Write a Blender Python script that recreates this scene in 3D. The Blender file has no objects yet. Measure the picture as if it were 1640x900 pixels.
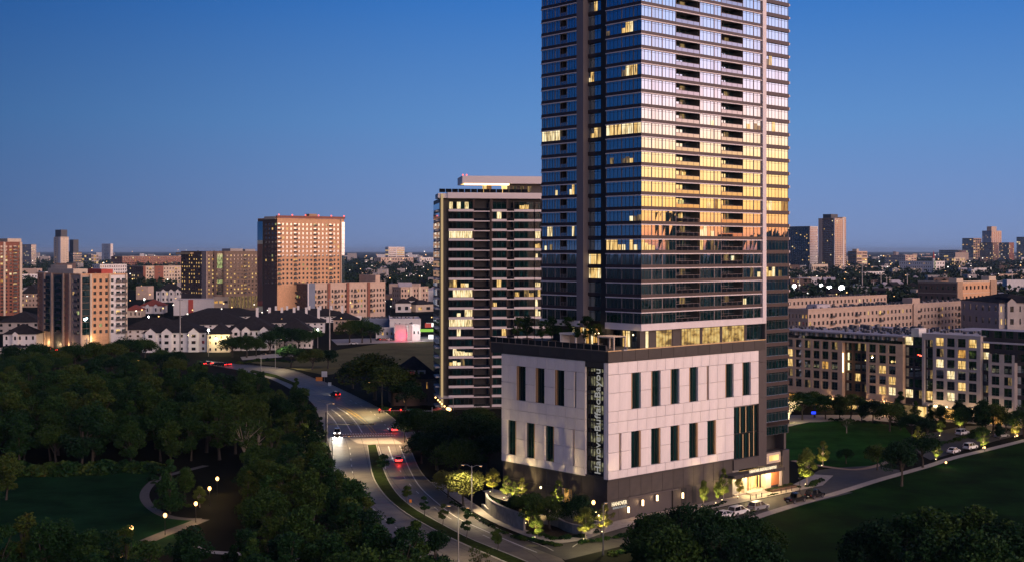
import bpy, math, random
from mathutils import Vector
rnd = random.Random(11)
C = bpy.context.scene.collection
S = bpy.context.scene
# ------------------------------------------------------------------ camera
F = 2035.0; H = 52.0; CX = 820.0; CY = 402.0; KF = F * H
cam = bpy.data.objects.new('camera', bpy.data.cameras.new('camera')); C.objects.link(cam)
cam.location = (0, 0, H); cam.rotation_euler = (math.radians(90), 0, 0)
cam.data.sensor_width = 36; cam.data.lens = 36 * F / 1640.0
cam.data.shift_y = -48.0 / 1640.0
cam.data.clip_start = 1; cam.data.clip_end = 90000
S.camera = cam
S.view_settings.view_transform = 'Standard'; S.view_settings.look = 'None'
S.view_settings.exposure = 0; S.view_settings.gamma = 1
try:
    S.cycles.use_denoising = True
    S.cycles.max_bounces = 5; S.cycles.diffuse_bounces = 2; S.cycles.glossy_bounces = 4
    S.cycles.transmission_bounces = 4; S.cycles.transparent_max_bounces = 8
    S.cycles.sample_clamp_indirect = 4; S.cycles.caustics_reflective = False; S.cycles.caustics_refractive = False
except Exception:
    pass
# ------------------------------------------------------------------ dusk sky
SUNDIR = Vector((0.745, -0.66, 0.085)).normalized()
W = bpy.data.worlds.new('World'); S.world = W; W.use_nodes = True
nt = W.node_tree; nt.nodes.clear()
def nn(t, tree=None):
    return (tree or nt).nodes.new(t)
def lk(a, b, tree=None):
    (tree or nt).links.new(a, b)
def ramp(node, stops):
    cr = node.color_ramp
    while len(cr.elements) > 1: cr.elements.remove(cr.elements[-1])
    for i, (p, c) in enumerate(stops):
        e = cr.elements[0] if i == 0 else cr.elements.new(p)
        e.position = p; e.color = (*c, 1) if len(c) == 3 else c
tc = nn('ShaderNodeTexCoord'); sep = nn('ShaderNodeSeparateXYZ'); lk(tc.outputs['Generated'], sep.inputs[0])
base = nn('ShaderNodeValToRGB'); lk(sep.outputs['Z'], base.inputs[0])
ramp(base, [(0.0, (.175, .245, .455)), (.05, (.14, .245, .50)), (.10, (.100, .240, .525)), (.197, (.034, .160, .490)),
            (.42, (.015, .070, .24)), (1.0, (.008, .032, .11))])
comb = nn('ShaderNodeCombineXYZ'); lk(sep.outputs['X'], comb.inputs[0]); lk(sep.outputs['Y'], comb.inputs[1])
nrm = nn('ShaderNodeVectorMath'); nrm.operation = 'NORMALIZE'; lk(comb.outputs[0], nrm.inputs[0])
dot = nn('ShaderNodeVectorMath'); dot.operation = 'DOT_PRODUCT'; lk(nrm.outputs[0], dot.inputs[0])
gd = Vector((0.96, -0.28, 0)).normalized(); dot.inputs[1].default_value = gd
east = nn('ShaderNodeMapRange'); lk(dot.outputs['Value'], east.inputs[0]); east.interpolation_type = 'SMOOTHSTEP'
east.inputs[1].default_value = -.95; east.inputs[2].default_value = -.2; east.inputs[3].default_value = 0; east.inputs[4].default_value = 1
em_ = nn('ShaderNodeMix'); em_.data_type = 'RGBA'; em_.inputs[6].default_value = (.13, .27, .38, 1); em_.inputs[7].default_value = (1.16, 1.14, 1.12, 1); lk(east.outputs[0], em_.inputs[0])
mulc = nn('ShaderNodeVectorMath'); mulc.operation = 'MULTIPLY'; lk(base.outputs[0], mulc.inputs[0]); lk(em_.outputs[2], mulc.inputs[1])
glow = nn('ShaderNodeValToRGB'); lk(sep.outputs['Z'], glow.inputs[0])
ramp(glow, [(0.0, (1.8, .45, .24)), (.014, (2.9, .80, .28)), (.035, (3.3, 1.40, .36)), (.07, (3.3, 1.72, .68)), (.092, (3.1, 1.72, 1.20)),
            (.12, (2.6, 1.52, 1.52)), (.15, (1.9, 1.36, 1.70)), (.20, (1.0, 1.0, 1.55)), (.34, (.22, .36, .74)), (.7, (.02, .07, .22)), (1.0, (.008, .032, .11))])
gm = nn('ShaderNodeMapRange'); gm.interpolation_type = 'SMOOTHSTEP'; lk(dot.outputs['Value'], gm.inputs[0])
gm.inputs[1].default_value = .22; gm.inputs[2].default_value = .88
mixg = nn('ShaderNodeMix'); mixg.data_type = 'RGBA'; lk(gm.outputs[0], mixg.inputs[0]); lk(mulc.outputs[0], mixg.inputs[6]); lk(glow.outputs[0], mixg.inputs[7])
bg = nn('ShaderNodeBackground'); lk(mixg.outputs[2], bg.inputs[0]); bg.inputs[1].default_value = 1.0
wo = nn('ShaderNodeOutputWorld'); lk(bg.outputs[0], wo.inputs[0])
# the afterglow in the west: one wide warm sun
sl = bpy.data.lights.new('sun', 'SUN'); sl.energy = 3.9; sl.angle = math.radians(76); sl.color = (1.0, .67, .51)
so = bpy.data.objects.new('sun', sl); C.objects.link(so)
so.rotation_euler = SUNDIR.to_track_quat('Z', 'Y').to_euler()
# ------------------------------------------------------------------ places and frames
def G(px, py, z=0.0):
    Y = F * (H - z) / (py - CY)
    return ((px - CX) / F * Y, Y)
class Frame:
    def __init__(s, O, deg):
        s.O = O; s.a = math.radians(deg)
        s.d = (math.cos(s.a), math.sin(s.a)); s.e = (-s.d[1], s.d[0])
    def w(s, x, y): return (s.O[0] + x * s.d[0] + y * s.e[0], s.O[1] + x * s.d[1] + y * s.e[1])
    def l(s, P):
        dx = P[0] - s.O[0]; dy = P[1] - s.O[1]
        return (dx * s.d[0] + dy * s.d[1], dx * s.e[0] + dy * s.e[1])
    def X(s, px, y=0):
        k = (px - CX) / F; o = s.w(0, y); return (o[0] - k * o[1]) / (k * s.d[1] - s.d[0])
    def Y(s, px, x=0):
        k = (px - CX) / F; o = s.w(x, 0); return (o[0] - k * o[1]) / (k * s.e[1] - s.e[0])
    def Z(s, py, x=0, y=0): return H - (py - CY) * s.w(x, y)[1] / F
GRID = 41.8
# ------------------------------------------------------------------ materials
MATS = {}
def pm(name, col, rough=.7, var=.25, scale=.6, metal=0, bump=0, bscale=8, objvar=0, spec=.5, col2=None, stretch=None, detail=4):
    m = bpy.data.materials.new(name); m.use_nodes = True; t = m.node_tree; b = t.nodes['Principled BSDF']
    b.inputs['Roughness'].default_value = rough; b.inputs['Metallic'].default_value = metal
    b.inputs['Specular IOR Level'].default_value = spec
    c2 = col2 or tuple(c * (1 - var) for c in col); c1 = col if col2 else tuple(c * (1 + var * .6) for c in col)
    tcn = nn('ShaderNodeTexCoord', t); src = tcn.outputs['Object']
    if stretch:
        mp = nn('ShaderNodeMapping', t); mp.inputs['Scale'].default_value = stretch; lk(src, mp.inputs[0], t); src = mp.outputs[0]
    nz = nn('ShaderNodeTexNoise', t); nz.inputs['Scale'].default_value = scale; nz.inputs['Detail'].default_value = detail; nz.inputs['Roughness'].default_value = .65
    lk(src, nz.inputs['Vector'], t)
    rp = nn('ShaderNodeValToRGB', t); ramp(rp, [(.3, c2), (.7, c1)]); lk(nz.outputs[0], rp.inputs[0], t)
    out = rp.outputs[0]
    if objvar:
        oi = nn('ShaderNodeObjectInfo', t); mr = nn('ShaderNodeMapRange', t); lk(oi.outputs['Random'], mr.inputs[0], t)
        mr.inputs[3].default_value = 1 - objvar; mr.inputs[4].default_value = 1 + objvar
        vm = nn('ShaderNodeVectorMath', t); vm.operation = 'SCALE'; lk(out, vm.inputs[0], t); lk(mr.outputs[0], vm.inputs['Scale'], t); out = vm.outputs[0]
    lk(out, b.inputs['Base Color'], t)
    if bump:
        n2 = nn('ShaderNodeTexNoise', t); n2.inputs['Scale'].default_value = bscale; lk(src, n2.inputs['Vector'], t)
        bp = nn('ShaderNodeBump', t); bp.inputs['Strength'].default_value = bump; bp.inputs['Distance'].default_value = .05
        lk(n2.outputs[0], bp.inputs['Height'], t); lk(bp.outputs[0], b.inputs['Normal'], t)
    MATS[name] = m; return m
def glass(name, dark, refl=.42, tint=(.92, .97, 1), rough=.015):
    m = bpy.data.materials.new(name); m.use_nodes = True; t = m.node_tree; t.nodes.clear()
    d = nn('ShaderNodeBsdfDiffuse', t)
    tcn = nn('ShaderNodeTexCoord', t); mp = nn('ShaderNodeMapping', t); mp.inputs['Scale'].default_value = (2.6, 2.6, .35)
    lk(tcn.outputs['Object'], mp.inputs[0], t); oi = nn('ShaderNodeObjectInfo', t)
    nz = nn('ShaderNodeTexNoise', t); nz.noise_dimensions = '4D'; nz.inputs['Scale'].default_value = 1.0; lk(mp.outputs[0], nz.inputs['Vector'], t); 
    mm = nn('ShaderNodeMath', t); mm.operation = 'MULTIPLY'; mm.inputs[1].default_value = 50; lk(oi.outputs['Random'], mm.inputs[0], t); lk(mm.outputs[0], nz.inputs['W'], t)
    rp = nn('ShaderNodeValToRGB', t); ramp(rp, [(.42, tuple(c * .35 for c in dark)), (.62, dark), (.72, tuple(c * 2.2 for c in dark))]); lk(nz.outputs[0], rp.inputs[0], t)
    lk(rp.outputs[0], d.inputs[0], t)
    g = nn('ShaderNodeBsdfGlossy', t); g.inputs[0].default_value = (*tint, 1); g.inputs['Roughness'].default_value = rough
    ge = nn('ShaderNodeNewGeometry', t); dp = nn('ShaderNodeVectorMath', t); dp.operation = 'DOT_PRODUCT'; lk(ge.outputs['Normal'], dp.inputs[0], t); lk(ge.outputs['Incoming'], dp.inputs[1], t)
    ab = nn('ShaderNodeMath', t); ab.operation = 'ABSOLUTE'; lk(dp.outputs['Value'], ab.inputs[0], t)
    om = nn('ShaderNodeMath', t); om.operation = 'SUBTRACT'; om.inputs[0].default_value = 1; lk(ab.outputs[0], om.inputs[1], t)
    pw = nn('ShaderNodeMath', t); pw.operation = 'POWER'; lk(om.outputs[0], pw.inputs[0], t); pw.inputs[1].default_value = 5
    mr = nn('ShaderNodeMapRange', t); mr.inputs[1].default_value = 0; mr.inputs[2].default_value = 1; mr.inputs[3].default_value = refl; mr.inputs[4].default_value = 1
    lk(pw.outputs[0], mr.inputs[0], t)
    mx = nn('ShaderNodeMixShader', t); lk(mr.outputs[0], mx.inputs[0], t); lk(d.outputs[0], mx.inputs[1], t); lk(g.outputs[0], mx.inputs[2], t)
    o = nn('ShaderNodeOutputMaterial', t); lk(mx.outputs[0], o.inputs[0], t)
    MATS[name] = m; return m
def em(name, col, st, sample=False):
    m = bpy.data.materials.new(name); m.use_nodes = True; t = m.node_tree; t.nodes.clear()
    e = nn('ShaderNodeEmission', t); e.inputs[0].default_value = (*col, 1); e.inputs[1].default_value = st
    o = nn('ShaderNodeOutputMaterial', t); lk(e.outputs[0], o.inputs[0], t)
    if not sample: m.cycles.emission_sampling = 'NONE'
    MATS[name] = m; return m
def litwin(name, ca, cb, cc, st, scale=(1.6, 1.6, .5), refl=.12):
    """a lit room seen through its pane: curtains, furniture and lamps as an uneven glow behind a reflecting pane"""
    m = bpy.data.materials.new(name); m.use_nodes = True; t = m.node_tree; t.nodes.clear()
    tcn = nn('ShaderNodeTexCoord', t); mp = nn('ShaderNodeMapping', t); mp.inputs['Scale'].default_value = scale; lk(tcn.outputs['Object'], mp.inputs[0], t)
    oi = nn('ShaderNodeObjectInfo', t); mm = nn('ShaderNodeMath', t); mm.operation = 'MULTIPLY'; mm.inputs[1].default_value = 90; lk(oi.outputs['Random'], mm.inputs[0], t)
    nz = nn('ShaderNodeTexNoise', t); nz.noise_dimensions = '4D'; nz.inputs['Scale'].default_value = 1; nz.inputs['Detail'].default_value = 2
    lk(mp.outputs[0], nz.inputs['Vector'], t); lk(mm.outputs[0], nz.inputs['W'], t)
    rp = nn('ShaderNodeValToRGB', t); ramp(rp, [(.36, cc), (.47, cb), (.6, ca)]); lk(nz.outputs[0], rp.inputs[0], t)
    e = nn('ShaderNodeEmission', t); e.inputs[1].default_value = st; lk(rp.outputs[0], e.inputs[0], t)
    g = nn('ShaderNodeBsdfGlossy', t); g.inputs['Roughness'].default_value = .03
    mx = nn('ShaderNodeMixShader', t); mx.inputs[0].default_value = refl; lk(e.outputs[0], mx.inputs[1], t); lk(g.outputs[0], mx.inputs[2], t)
    o = nn('ShaderNodeOutputMaterial', t); lk(mx.outputs[0], o.inputs[0], t)
    m.cycles.emission_sampling = 'NONE'
    MATS[name] = m; return m
def leafmat(name, stops, rough=.65):
    m = bpy.data.materials.new(name); m.use_nodes = True; t = m.node_tree; b = t.nodes['Principled BSDF']
    b.inputs['Roughness'].default_value = rough; b.inputs['Specular IOR Level'].default_value = .10
    oi = nn('ShaderNodeObjectInfo', t); tcn = nn('ShaderNodeTexCoord', t)
    nz = nn('ShaderNodeTexNoise', t); nz.inputs['Scale'].default_value = .9; nz.inputs['Detail'].default_value = 5; lk(tcn.outputs['Object'], nz.inputs['Vector'], t)
    ad = nn('ShaderNodeMath', t); ad.operation = 'MULTIPLY_ADD'; lk(nz.outputs[0], ad.inputs[0], t); ad.inputs[1].default_value = .9; 
    sb = nn('ShaderNodeMath', t); sb.operation = 'MULTIPLY_ADD'; lk(oi.outputs['Random'], sb.inputs[0], t); sb.inputs[1].default_value = .8; sb.inputs[2].default_value = -.35
    lk(sb.outputs[0], ad.inputs[2], t)
    rp = nn('ShaderNodeValToRGB', t); ramp(rp, stops); lk(ad.outputs[0], rp.inputs[0], t)
    lk(rp.outputs[0], b.inputs['Base Color'], t)
    MATS[name] = m; return m
leafmat('leaf', [(.12, (.005, .023, .010)), (.42, (.012, .043, .012)), (.72, (.032, .066, .013)), (.95, (.054, .076, .016)), (1, (.072, .070, .016))])
leafmat('leaf_lit', [(.1, (.05, .085, .02)), (.5, (.085, .12, .025)), (1, (.13, .12, .03))])  # lighter copy of the leaf greens, lamplight put into the colour
leafmat('leaf_far', [(.1, (.009, .022, .014)), (.5, (.014, .032, .016)), (1, (.028, .038, .018))])
pm('bark', (.045, .038, .03), .9, .4, 3)
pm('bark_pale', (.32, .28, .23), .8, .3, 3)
pm('white_panel', (.81, .765, .745), .55, .08, 1.1, bump=.15, bscale=14, objvar=.04, stretch=(2.5, 2.5, .5))
pm('joint', (.30, .29, .29), .8)
pm('stone', (.060, .052, .047), .65, .3, 1.2, bump=.3, bscale=9, objvar=.08)
pm('fascia', (.045, .042, .041), .45, .2, 1, objvar=.1)
pm('metal_grey', (.085, .076, .079), .45, .15, 1, metal=.2, objvar=.06)
pm('spandrel', (.050, .036, .038), .4, .15, .7, metal=.15, objvar=.08)
pm('slab_white', (.74, .69, .69), .5, .08, .4)
pm('mullion', (.20, .17, .175), .4, .15, 1, metal=.3); pm('thin_bar', (.03, .03, .034), .4, .15, 1)
pm('dark', (.018, .018, .020), .6)
pm('black_metal', (.02, .02, .022), .4, .2, 1, metal=.3)
pm('steel', (.34, .34, .34), .4, .15, 1, metal=.6)
pm('bronze', (.42, .27, .15), .45, .2, .6, metal=.2)
pm('brass', (.75, .52, .26), .4, .1, .5)
pm('wood', (.42, .16, .055), .5, .35, 3, stretch=(3, 3, .4))
pm('deck', (.20, .17, .14), .8, .3, 1.5)
pm('concrete', (.40, .38, .35), .85, .2, .8, bump=.2)
pm('paving', (.40, .35, .30), .8, .22, .9, bump=.2)
pm('kerb', (.42, .40, .37), .85, .2, 1)
pm('path_grey', (.10, .093, .088), .85, .25, 1); pm('road_joint', (.06, .055, .05), .8); pm('verge', (.026, .040, .010), .95, .45, .5, spec=.03, bump=.5, bscale=12); pm('road', (.145, .124, .098), .50, .38, .22, spec=.35, bump=.15, bscale=5, stretch=(1, 1, 1), detail=8)
pm('road_brick', (.23, .15, .11), .8, .3, 1.2, bump=.3)
pm('asphalt', (.055, .049, .043), .75, .3, .5, bump=.3)
pm('paint', (.72, .70, .66), .6, .25, 1.5)
pm('paint_yellow', (.62, .40, .06), .6, .25, 1.5)
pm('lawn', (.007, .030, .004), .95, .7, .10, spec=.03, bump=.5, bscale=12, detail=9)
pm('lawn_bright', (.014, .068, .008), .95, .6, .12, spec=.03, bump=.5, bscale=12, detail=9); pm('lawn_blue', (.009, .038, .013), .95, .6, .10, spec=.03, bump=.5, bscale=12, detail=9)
pm('dry_field', (.125, .115, .055), .95, .35, .06, spec=.03, detail=9, bump=.3)
pm('ground', (.012, .013, .009), .95, .5, .015, spec=.03, detail=9)
pm('mulch', (.05, .04, .03), .95, .4, 2, spec=.03)
pm('retaining', (.33, .31, .27), .85, .25, 1, bump=.4, bscale=6)
pm('brick_red', (.27, .105, .07), .85, .25, 1.3, objvar=.05)
pm('brick_rust', (.42, .21, .13), .85, .22, .9); pm('brick_orange', (.66, .39, .22), .85, .2, .7)
pm('brick_tan', (.40, .27, .18), .85, .2, .7)
pm('brick_brown', (.24, .175, .13), .85, .22, .7)
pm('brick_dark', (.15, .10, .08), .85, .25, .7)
pm('stucco_white', (.74, .72, .70), .8, .08, .4)
pm('stucco_cream', (.62, .52, .40), .8, .12, .4)
pm('stucco_grey', (.42, .39, .37), .8, .15, .4)
pm('stucco_pink', (.58, .44, .34), .8, .15, .4)
pm('stucco_sand', (.74, .53, .35), .8, .15, .4); pm('pier_grey', (.19, .175, .19), .6, .15, .4); pm('stucco_taupe', (.50, .38, .30), .8, .15, .4)
pm('module_white', (.56, .50, .47), .7, .1, .4)
pm('module_dark', (.055, .05, .05), .5, .2, .6)
pm('recess_brown', (.14, .085, .05), .8, .25, .7)
pm('roof_dark', (.035, .034, .038), .9, .3, .5, spec=.03, bump=.4, bscale=3)
pm('roof_red', (.30, .07, .045), .85, .3, .8, bump=.4)
pm('roof_pale', (.46, .43, .46), .8, .15, .2)
pm('roof_unit', (.09, .095, .105), .5, .3, .3, metal=.2)
pm('pier_brown', (.06, .042, .036), .8, .2, .7); pm('far_dark', (.05, .06, .075), .5, .2, .02)
pm('far_pale', (.46, .42, .40), .8, .2, .02)
pm('blue_panel', (.16, .20, .28), .6, .15, .3)
pm('red_panel', (.50, .07, .05), .6, .1, .5)
pm('cloth_red', (.45, .08, .06), .8)
pm('cloth_pale', (.45, .42, .38), .9)
pm('car_black', (.012, .012, .014), .25, .1, 1, spec=.7)
pm('car_white', (.72, .72, .72), .3, .04, 1, spec=.7)
pm('car_silver', (.36, .37, .38), .3, .06, 1, metal=.4, spec=.7)
pm('car_red', (.22, .02, .02), .3, .1, 1, spec=.7)
pm('rubber', (.02, .02, .02), .85)
pm('chrome', (.5, .5, .5), .25, .1, 1, metal=.9)
pm('sign_green', (.02, .20, .13), .5)
pm('sign_orange', (.7, .22, .03), .5)
pm('sign_white', (.7, .7, .7), .5)
glass('glass_a', (.008, .058, .062), .66, (.66, .88, 1)); glass('glass_b', (.014, .072, .076), .66, (.66, .88, 1)); glass('glass_c', (.035, .085, .085), .56, (.72, .9, 1))
glass('glass_pod', (.006, .036, .036), .12)
glass('glass_mid', (.010, .018, .018), .16); glass('glass_far', (.02, .026, .03), .30, rough=.08)
glass('glass_rail', (.02, .025, .028), .36, (.8, .9, 1))
glass('car_glass', (.01, .012, .014), .03)
litwin('lit_warm', (1.25, .86, .34), (.85, .50, .14), (.13, .085, .04), 1.05, (3.0, 3.0, .35))
litwin('lit_white', (1.35, 1.15, .72), (1.1, .82, .38), (.30, .21, .09), 1.05, (2.6, 2.6, .35))
litwin('lit_amber', (.95, .52, .13), (.6, .28, .06), (.08, .05, .03), .95)
litwin('lit_dim', (.36, .24, .09), (.16, .10, .045), (.04, .04, .035), .9)
litwin('lit_green', (.62, .72, .30), (.30, .32, .12), (.05, .07, .04), .9)
litwin('lit_room', (1.0, .70, .26), (.75, .46, .14), (.22, .13, .05), .9, (.55, .55, .8), .12)
litwin('lit_garage', (.30, .28, .16), (.10, .095, .06), (.025, .027, .025), .8, (1.2, 1.2, 1.0), .1)
litwin('lit_pink', (.7, .06, .14), (.45, .04, .10), (.2, .02, .05), .7)
litwin('lit_far', (1.1, .75, .32), (.8, .46, .15), (.3, .16, .05), .9, (.2, .2, .2), .03)
litwin('lit_lobby', (1.5, 1.02, .42), (1.3, .80, .28), (.9, .5, .15), 1.25, (.5, .5, .3), .04)
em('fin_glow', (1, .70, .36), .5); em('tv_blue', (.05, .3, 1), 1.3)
em('lamp_warm', (1, .52, .17), 5.5); em('lamp_white', (.95, 1, .9), 30); em('lamp_soft', (1, .72, .36), 5)
em('sconce', (1, .62, .32), 6); em('letters', (1, .80, .52), 1.25); em('letters_dim', (.62, .60, .58), .46)
em('tail', (1, .02, .015), 9); em('head', (1, .98, .9), 45); em('signal_red', (1, .03, .02), 9)
em('aviation', (1, .12, .08), 3); em('led', (1, .62, .30), 5); em('far_white', (1, .9, .75), 3.2); em('far_orange', (1, .55, .2), 3.2)
em('fuel_white', (1, .95, .9), 1.6); em('fuel_green', (.35, .7, .1), .9); em('blue_led', (.02, .05, 1), 2)
# ------------------------------------------------------------------ mesh building
class MB:
    def __init__(s): s.v = []; s.f = []; s.m = []
    def q(s, *p, m=0):
        n = len(s.v); s.v += [tuple(a) for a in p]; s.f.append(tuple(range(n, n + len(p)))); s.m.append(m); return s
    def box(s, x0, x1, y0, y1, z0, z1, m=0):
        n = len(s.v)
        s.v += [(x0, y0, z0), (x1, y0, z0), (x1, y1, z0), (x0, y1, z0), (x0, y0, z1), (x1, y0, z1), (x1, y1, z1), (x0, y1, z1)]
        for f in ((3, 2, 1, 0), (4, 5, 6, 7), (0, 1, 5, 4), (1, 2, 6, 5), (2, 3, 7, 6), (3, 0, 4, 7)):
            s.f.append(tuple(n + i for i in f)); s.m.append(m)
        return s
    def prism(s, poly, z0, z1, m=0, mtop=None):
        n = len(s.v); k = len(poly)
        s.v += [(p[0], p[1], z0) for p in poly] + [(p[0], p[1], z1) for p in poly]
        s.f.append(tuple(n + k + i for i in range(k))); s.m.append(m if mtop is None else mtop)
        for i in range(k):
            j = (i + 1) % k; s.f.append((n + i, n + j, n + k + j, n + k + i)); s.m.append(m)
        return s
    def tube(s, pts, rad, n=6, m=0, cap=True):
        pts = [Vector(p) for p in pts]; st = len(s.v); k = len(pts)
        for i, p in enumerate(pts):
            t = (pts[min(i + 1, k - 1)] - pts[max(i - 1, 0)]).normalized()
            a = t.cross(Vector((0, 0, 1))); a = a.normalized() if a.length > .05 else Vector((1, 0, 0)); b = t.cross(a)
            r = rad[i] if hasattr(rad, '__len__') else rad
            for j in range(n):
                w = 2 * math.pi * j / n; s.v.append(tuple(p + a * math.cos(w) * r + b * math.sin(w) * r))
        for i in range(k - 1):
            for j in range(n):
                s.f.append((st + i * n + j, st + i * n + (j + 1) % n, st + (i + 1) * n + (j + 1) % n, st + (i + 1) * n + j)); s.m.append(m)
        if cap:
            s.f.append(tuple(st + j for j in range(n))); s.m.append(m); s.f.append(tuple(st + (k - 1) * n + j for j in range(n))); s.m.append(m)
        return s
    def ball(s, c, r, m=0, n=8, k=5, sz=1):
        return s.tube([(c[0], c[1], c[2] + r * sz * math.cos(math.pi * i / k)) for i in range(k + 1)], [max(.002, r * math.sin(math.pi * i / k)) for i in range(k + 1)], n, m)
    def mesh(s, name, mats, smooth=False):
        me = bpy.data.meshes.new(name); me.from_pydata(s.v, [], s.f)
        for a in (mats if isinstance(mats, (list, tuple)) else [mats]): me.materials.append(MATS[a])
        if any(s.m): me.polygons.foreach_set('material_index', s.m)
        if smooth: me.polygons.foreach_set('use_smooth', [True] * len(s.f))
        me.update(); return me
    def build(s, name, mats, parent=None, smooth=False, **k):
        return obj(name, s.mesh(name, mats, smooth), parent, **k)
def obj(name, me, parent=None, loc=None, rz=None, scale=None, label=None, cat=None, group=None, kind=None):
    o = bpy.data.objects.new(name, me); C.objects.link(o)
    if parent is not None: o.parent = parent
    if loc is not None: o.location = loc
    if rz is not None: o.rotation_euler = (0, 0, rz)
    if scale is not None: o.scale = scale
    tag(o, label, cat, group, kind); return o
def tag(o, label=None, cat=None, group=None, kind=None):
    if label: o['label'] = label
    if cat: o['category'] = cat
    if group: o['group'] = group
    if kind: o['kind'] = kind
    return o
def thing(name, label, cat, loc=(0, 0, 0), rz=0, group=None):
    if len(loc) == 2: loc = (loc[0], loc[1], 0)
    return obj(name, None, None, loc, rz, None, label, cat, group)
def point(name, loc, w, col=(1, .68, .34), r=.12, parent=None):
    l = bpy.data.lights.new(name, 'POINT'); l.energy = w; l.color = col; l.shadow_soft_size = r
    o = bpy.data.objects.new(name, l); C.objects.link(o); o.location = loc
    if parent is not None: o.parent = parent
    return o
def spot(name, loc, to, w, ang=90, col=(1, .75, .45), r=.1, blend=.6, parent=None):
    l = bpy.data.lights.new(name, 'SPOT'); l.energy = w; l.color = col; l.spot_size = math.radians(ang); l.spot_blend = blend; l.shadow_soft_size = r
    o = bpy.data.objects.new(name, l); C.objects.link(o); o.location = loc
    o.rotation_euler = (Vector(to) - Vector(loc)).to_track_quat('-Z', 'Y').to_euler()
    if parent is not None: o.parent = parent
    return o
def pierced(mb, face, u0, u1, v0, v1, ops, depth=.25, m=0, mr=None):
    """a wall with real openings; face(u, v, d) gives a point, d = depth into the wall"""
    mr = m if mr is None else mr
    us = sorted({u0, u1, *[o[0] for o in ops], *[o[1] for o in ops]}); vs = sorted({v0, v1, *[o[2] for o in ops], *[o[3] for o in ops]})
    hole = set()
    ui = {u: i for i, u in enumerate(us)}; vi = {v: i for i, v in enumerate(vs)}
    for o in ops:
        for i in range(ui[o[0]], ui[o[1]]):
            for j in range(vi[o[2]], vi[o[3]]): hole.add((i, j))
    for j in range(len(vs) - 1):
        i = 0
        while i < len(us) - 1:
            if (i, j) in hole: i += 1; continue
            k = i
            while k < len(us) - 1 and (k, j) not in hole: k += 1
            mb.q(face(us[i], vs[j], 0), face(us[k], vs[j], 0), face(us[k], vs[j + 1], 0), face(us[i], vs[j + 1], 0), m=m); i = k
    for a, b, c, d in ops:
        for p, q in (((a, c), (b, c)), ((b, c), (b, d)), ((b, d), (a, d)), ((a, d), (a, c))):
            mb.q(face(*p, 0), face(*q, 0), face(*q, depth), face(*p, depth), m=mr)
def faceR(y=0): return lambda u, v, d: (u, y + d, v)
def faceL(x=0): return lambda u, v, d: (x + d, u, v)
def text(name, body, mat, h, parent=None, loc=(0, 0, 0), rot=(0, 0, 0), ext=.03, width=None, **k):
    cu = bpy.data.curves.new(name, 'FONT'); cu.body = body; cu.size = h * 1.38; cu.extrude = ext; cu.align_x = 'LEFT'
    cu.resolution_u = 2
    t = bpy.data.objects.new(name, cu); C.objects.link(t)
    dg = bpy.context.evaluated_depsgraph_get(); me = bpy.data.meshes.new_from_object(t.evaluated_get(dg))
    bpy.data.objects.remove(t)
    me.materials.clear(); me.materials.append(MATS[mat])
    xs = [v.co.x for v in me.vertices]
    if width and xs:
        f = width / (max(xs) - min(xs))
        for v in me.vertices: v.co.x *= f
    o = obj(name, me, parent, loc, None, None, **k); o.rotation_euler = rot; return o
# ------------------------------------------------------------------ ground, roads, lawns
def sheet(name, poly, z, mat, kind='structure', parent=None, **k):
    mb = MB(); mb.q(*[(p[0], p[1], z) for p in poly]); return mb.build(name, mat, parent, kind=kind, **k)
def strip(name, L, Rr, z, mat, **k):
    mb = MB()
    for i in range(len(L) - 1):
        mb.q((*L[i], z), (*Rr[i], z), (*Rr[i + 1], z), (*L[i + 1], z))
    return mb.build(name, mat, k.pop('parent', None), kind=k.pop('kind', 'structure'), **k)
def pl(pxs, z=0): return [G(a, b, z) for a, b in pxs]
def resample(P, n):
    d = [0]
    for i in range(len(P) - 1): d.append(d[-1] + math.dist(P[i], P[i + 1]))
    out = []
    for k in range(n):
        t = d[-1] * k / (n - 1); i = 0
        while i < len(d) - 2 and d[i + 1] < t: i += 1
        f = (t - d[i]) / max(1e-6, d[i + 1] - d[i]); out.append((P[i][0] + (P[i + 1][0] - P[i][0]) * f, P[i][1] + (P[i + 1][1] - P[i][1]) * f))
    return out
def smooth(P, it=2):
    for _ in range(it):
        Q = [P[0]]
        for a, b in zip(P, P[1:]):
            Q += [(a[0] * .75 + b[0] * .25, a[1] * .75 + b[1] * .25), (a[0] * .25 + b[0] * .75, a[1] * .25 + b[1] * .75)]
        P = Q + [P[-1]]
    return P
def ribbon(mb, P, w, z, m=0):
    """a flat line of constant width along ground points"""
    n = []
    for i in range(len(P)):
        a = P[max(0, i - 1)]; b = P[min(len(P) - 1, i + 1)]; L = math.dist(a, b) or 1
        n.append((-(b[1] - a[1]) / L * w / 2, (b[0] - a[0]) / L * w / 2))
    for i in range(len(P) - 1):
        mb.q((P[i][0] + n[i][0], P[i][1] + n[i][1], z), (P[i][0] - n[i][0], P[i][1] - n[i][1], z),
             (P[i + 1][0] - n[i + 1][0], P[i + 1][1] - n[i + 1][1], z), (P[i + 1][0] + n[i + 1][0], P[i + 1][1] + n[i + 1][1], z), m=m)
    return mb
PF = Frame(G(974, 838), GRID)                     # the corner of the podium
sheet('ground', [(-42000, -2500), (42000, -2500), (42000, 60000), (-42000, 60000)], -.03, 'ground')
LL = smooth(pl([(330, 583), (395, 594), (440, 608), (480, 631), (503, 645), (512, 672), (524, 700), (531, 728), (535, 764), (548, 796), (592, 844), (680, 900), (760, 940)]))
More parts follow.
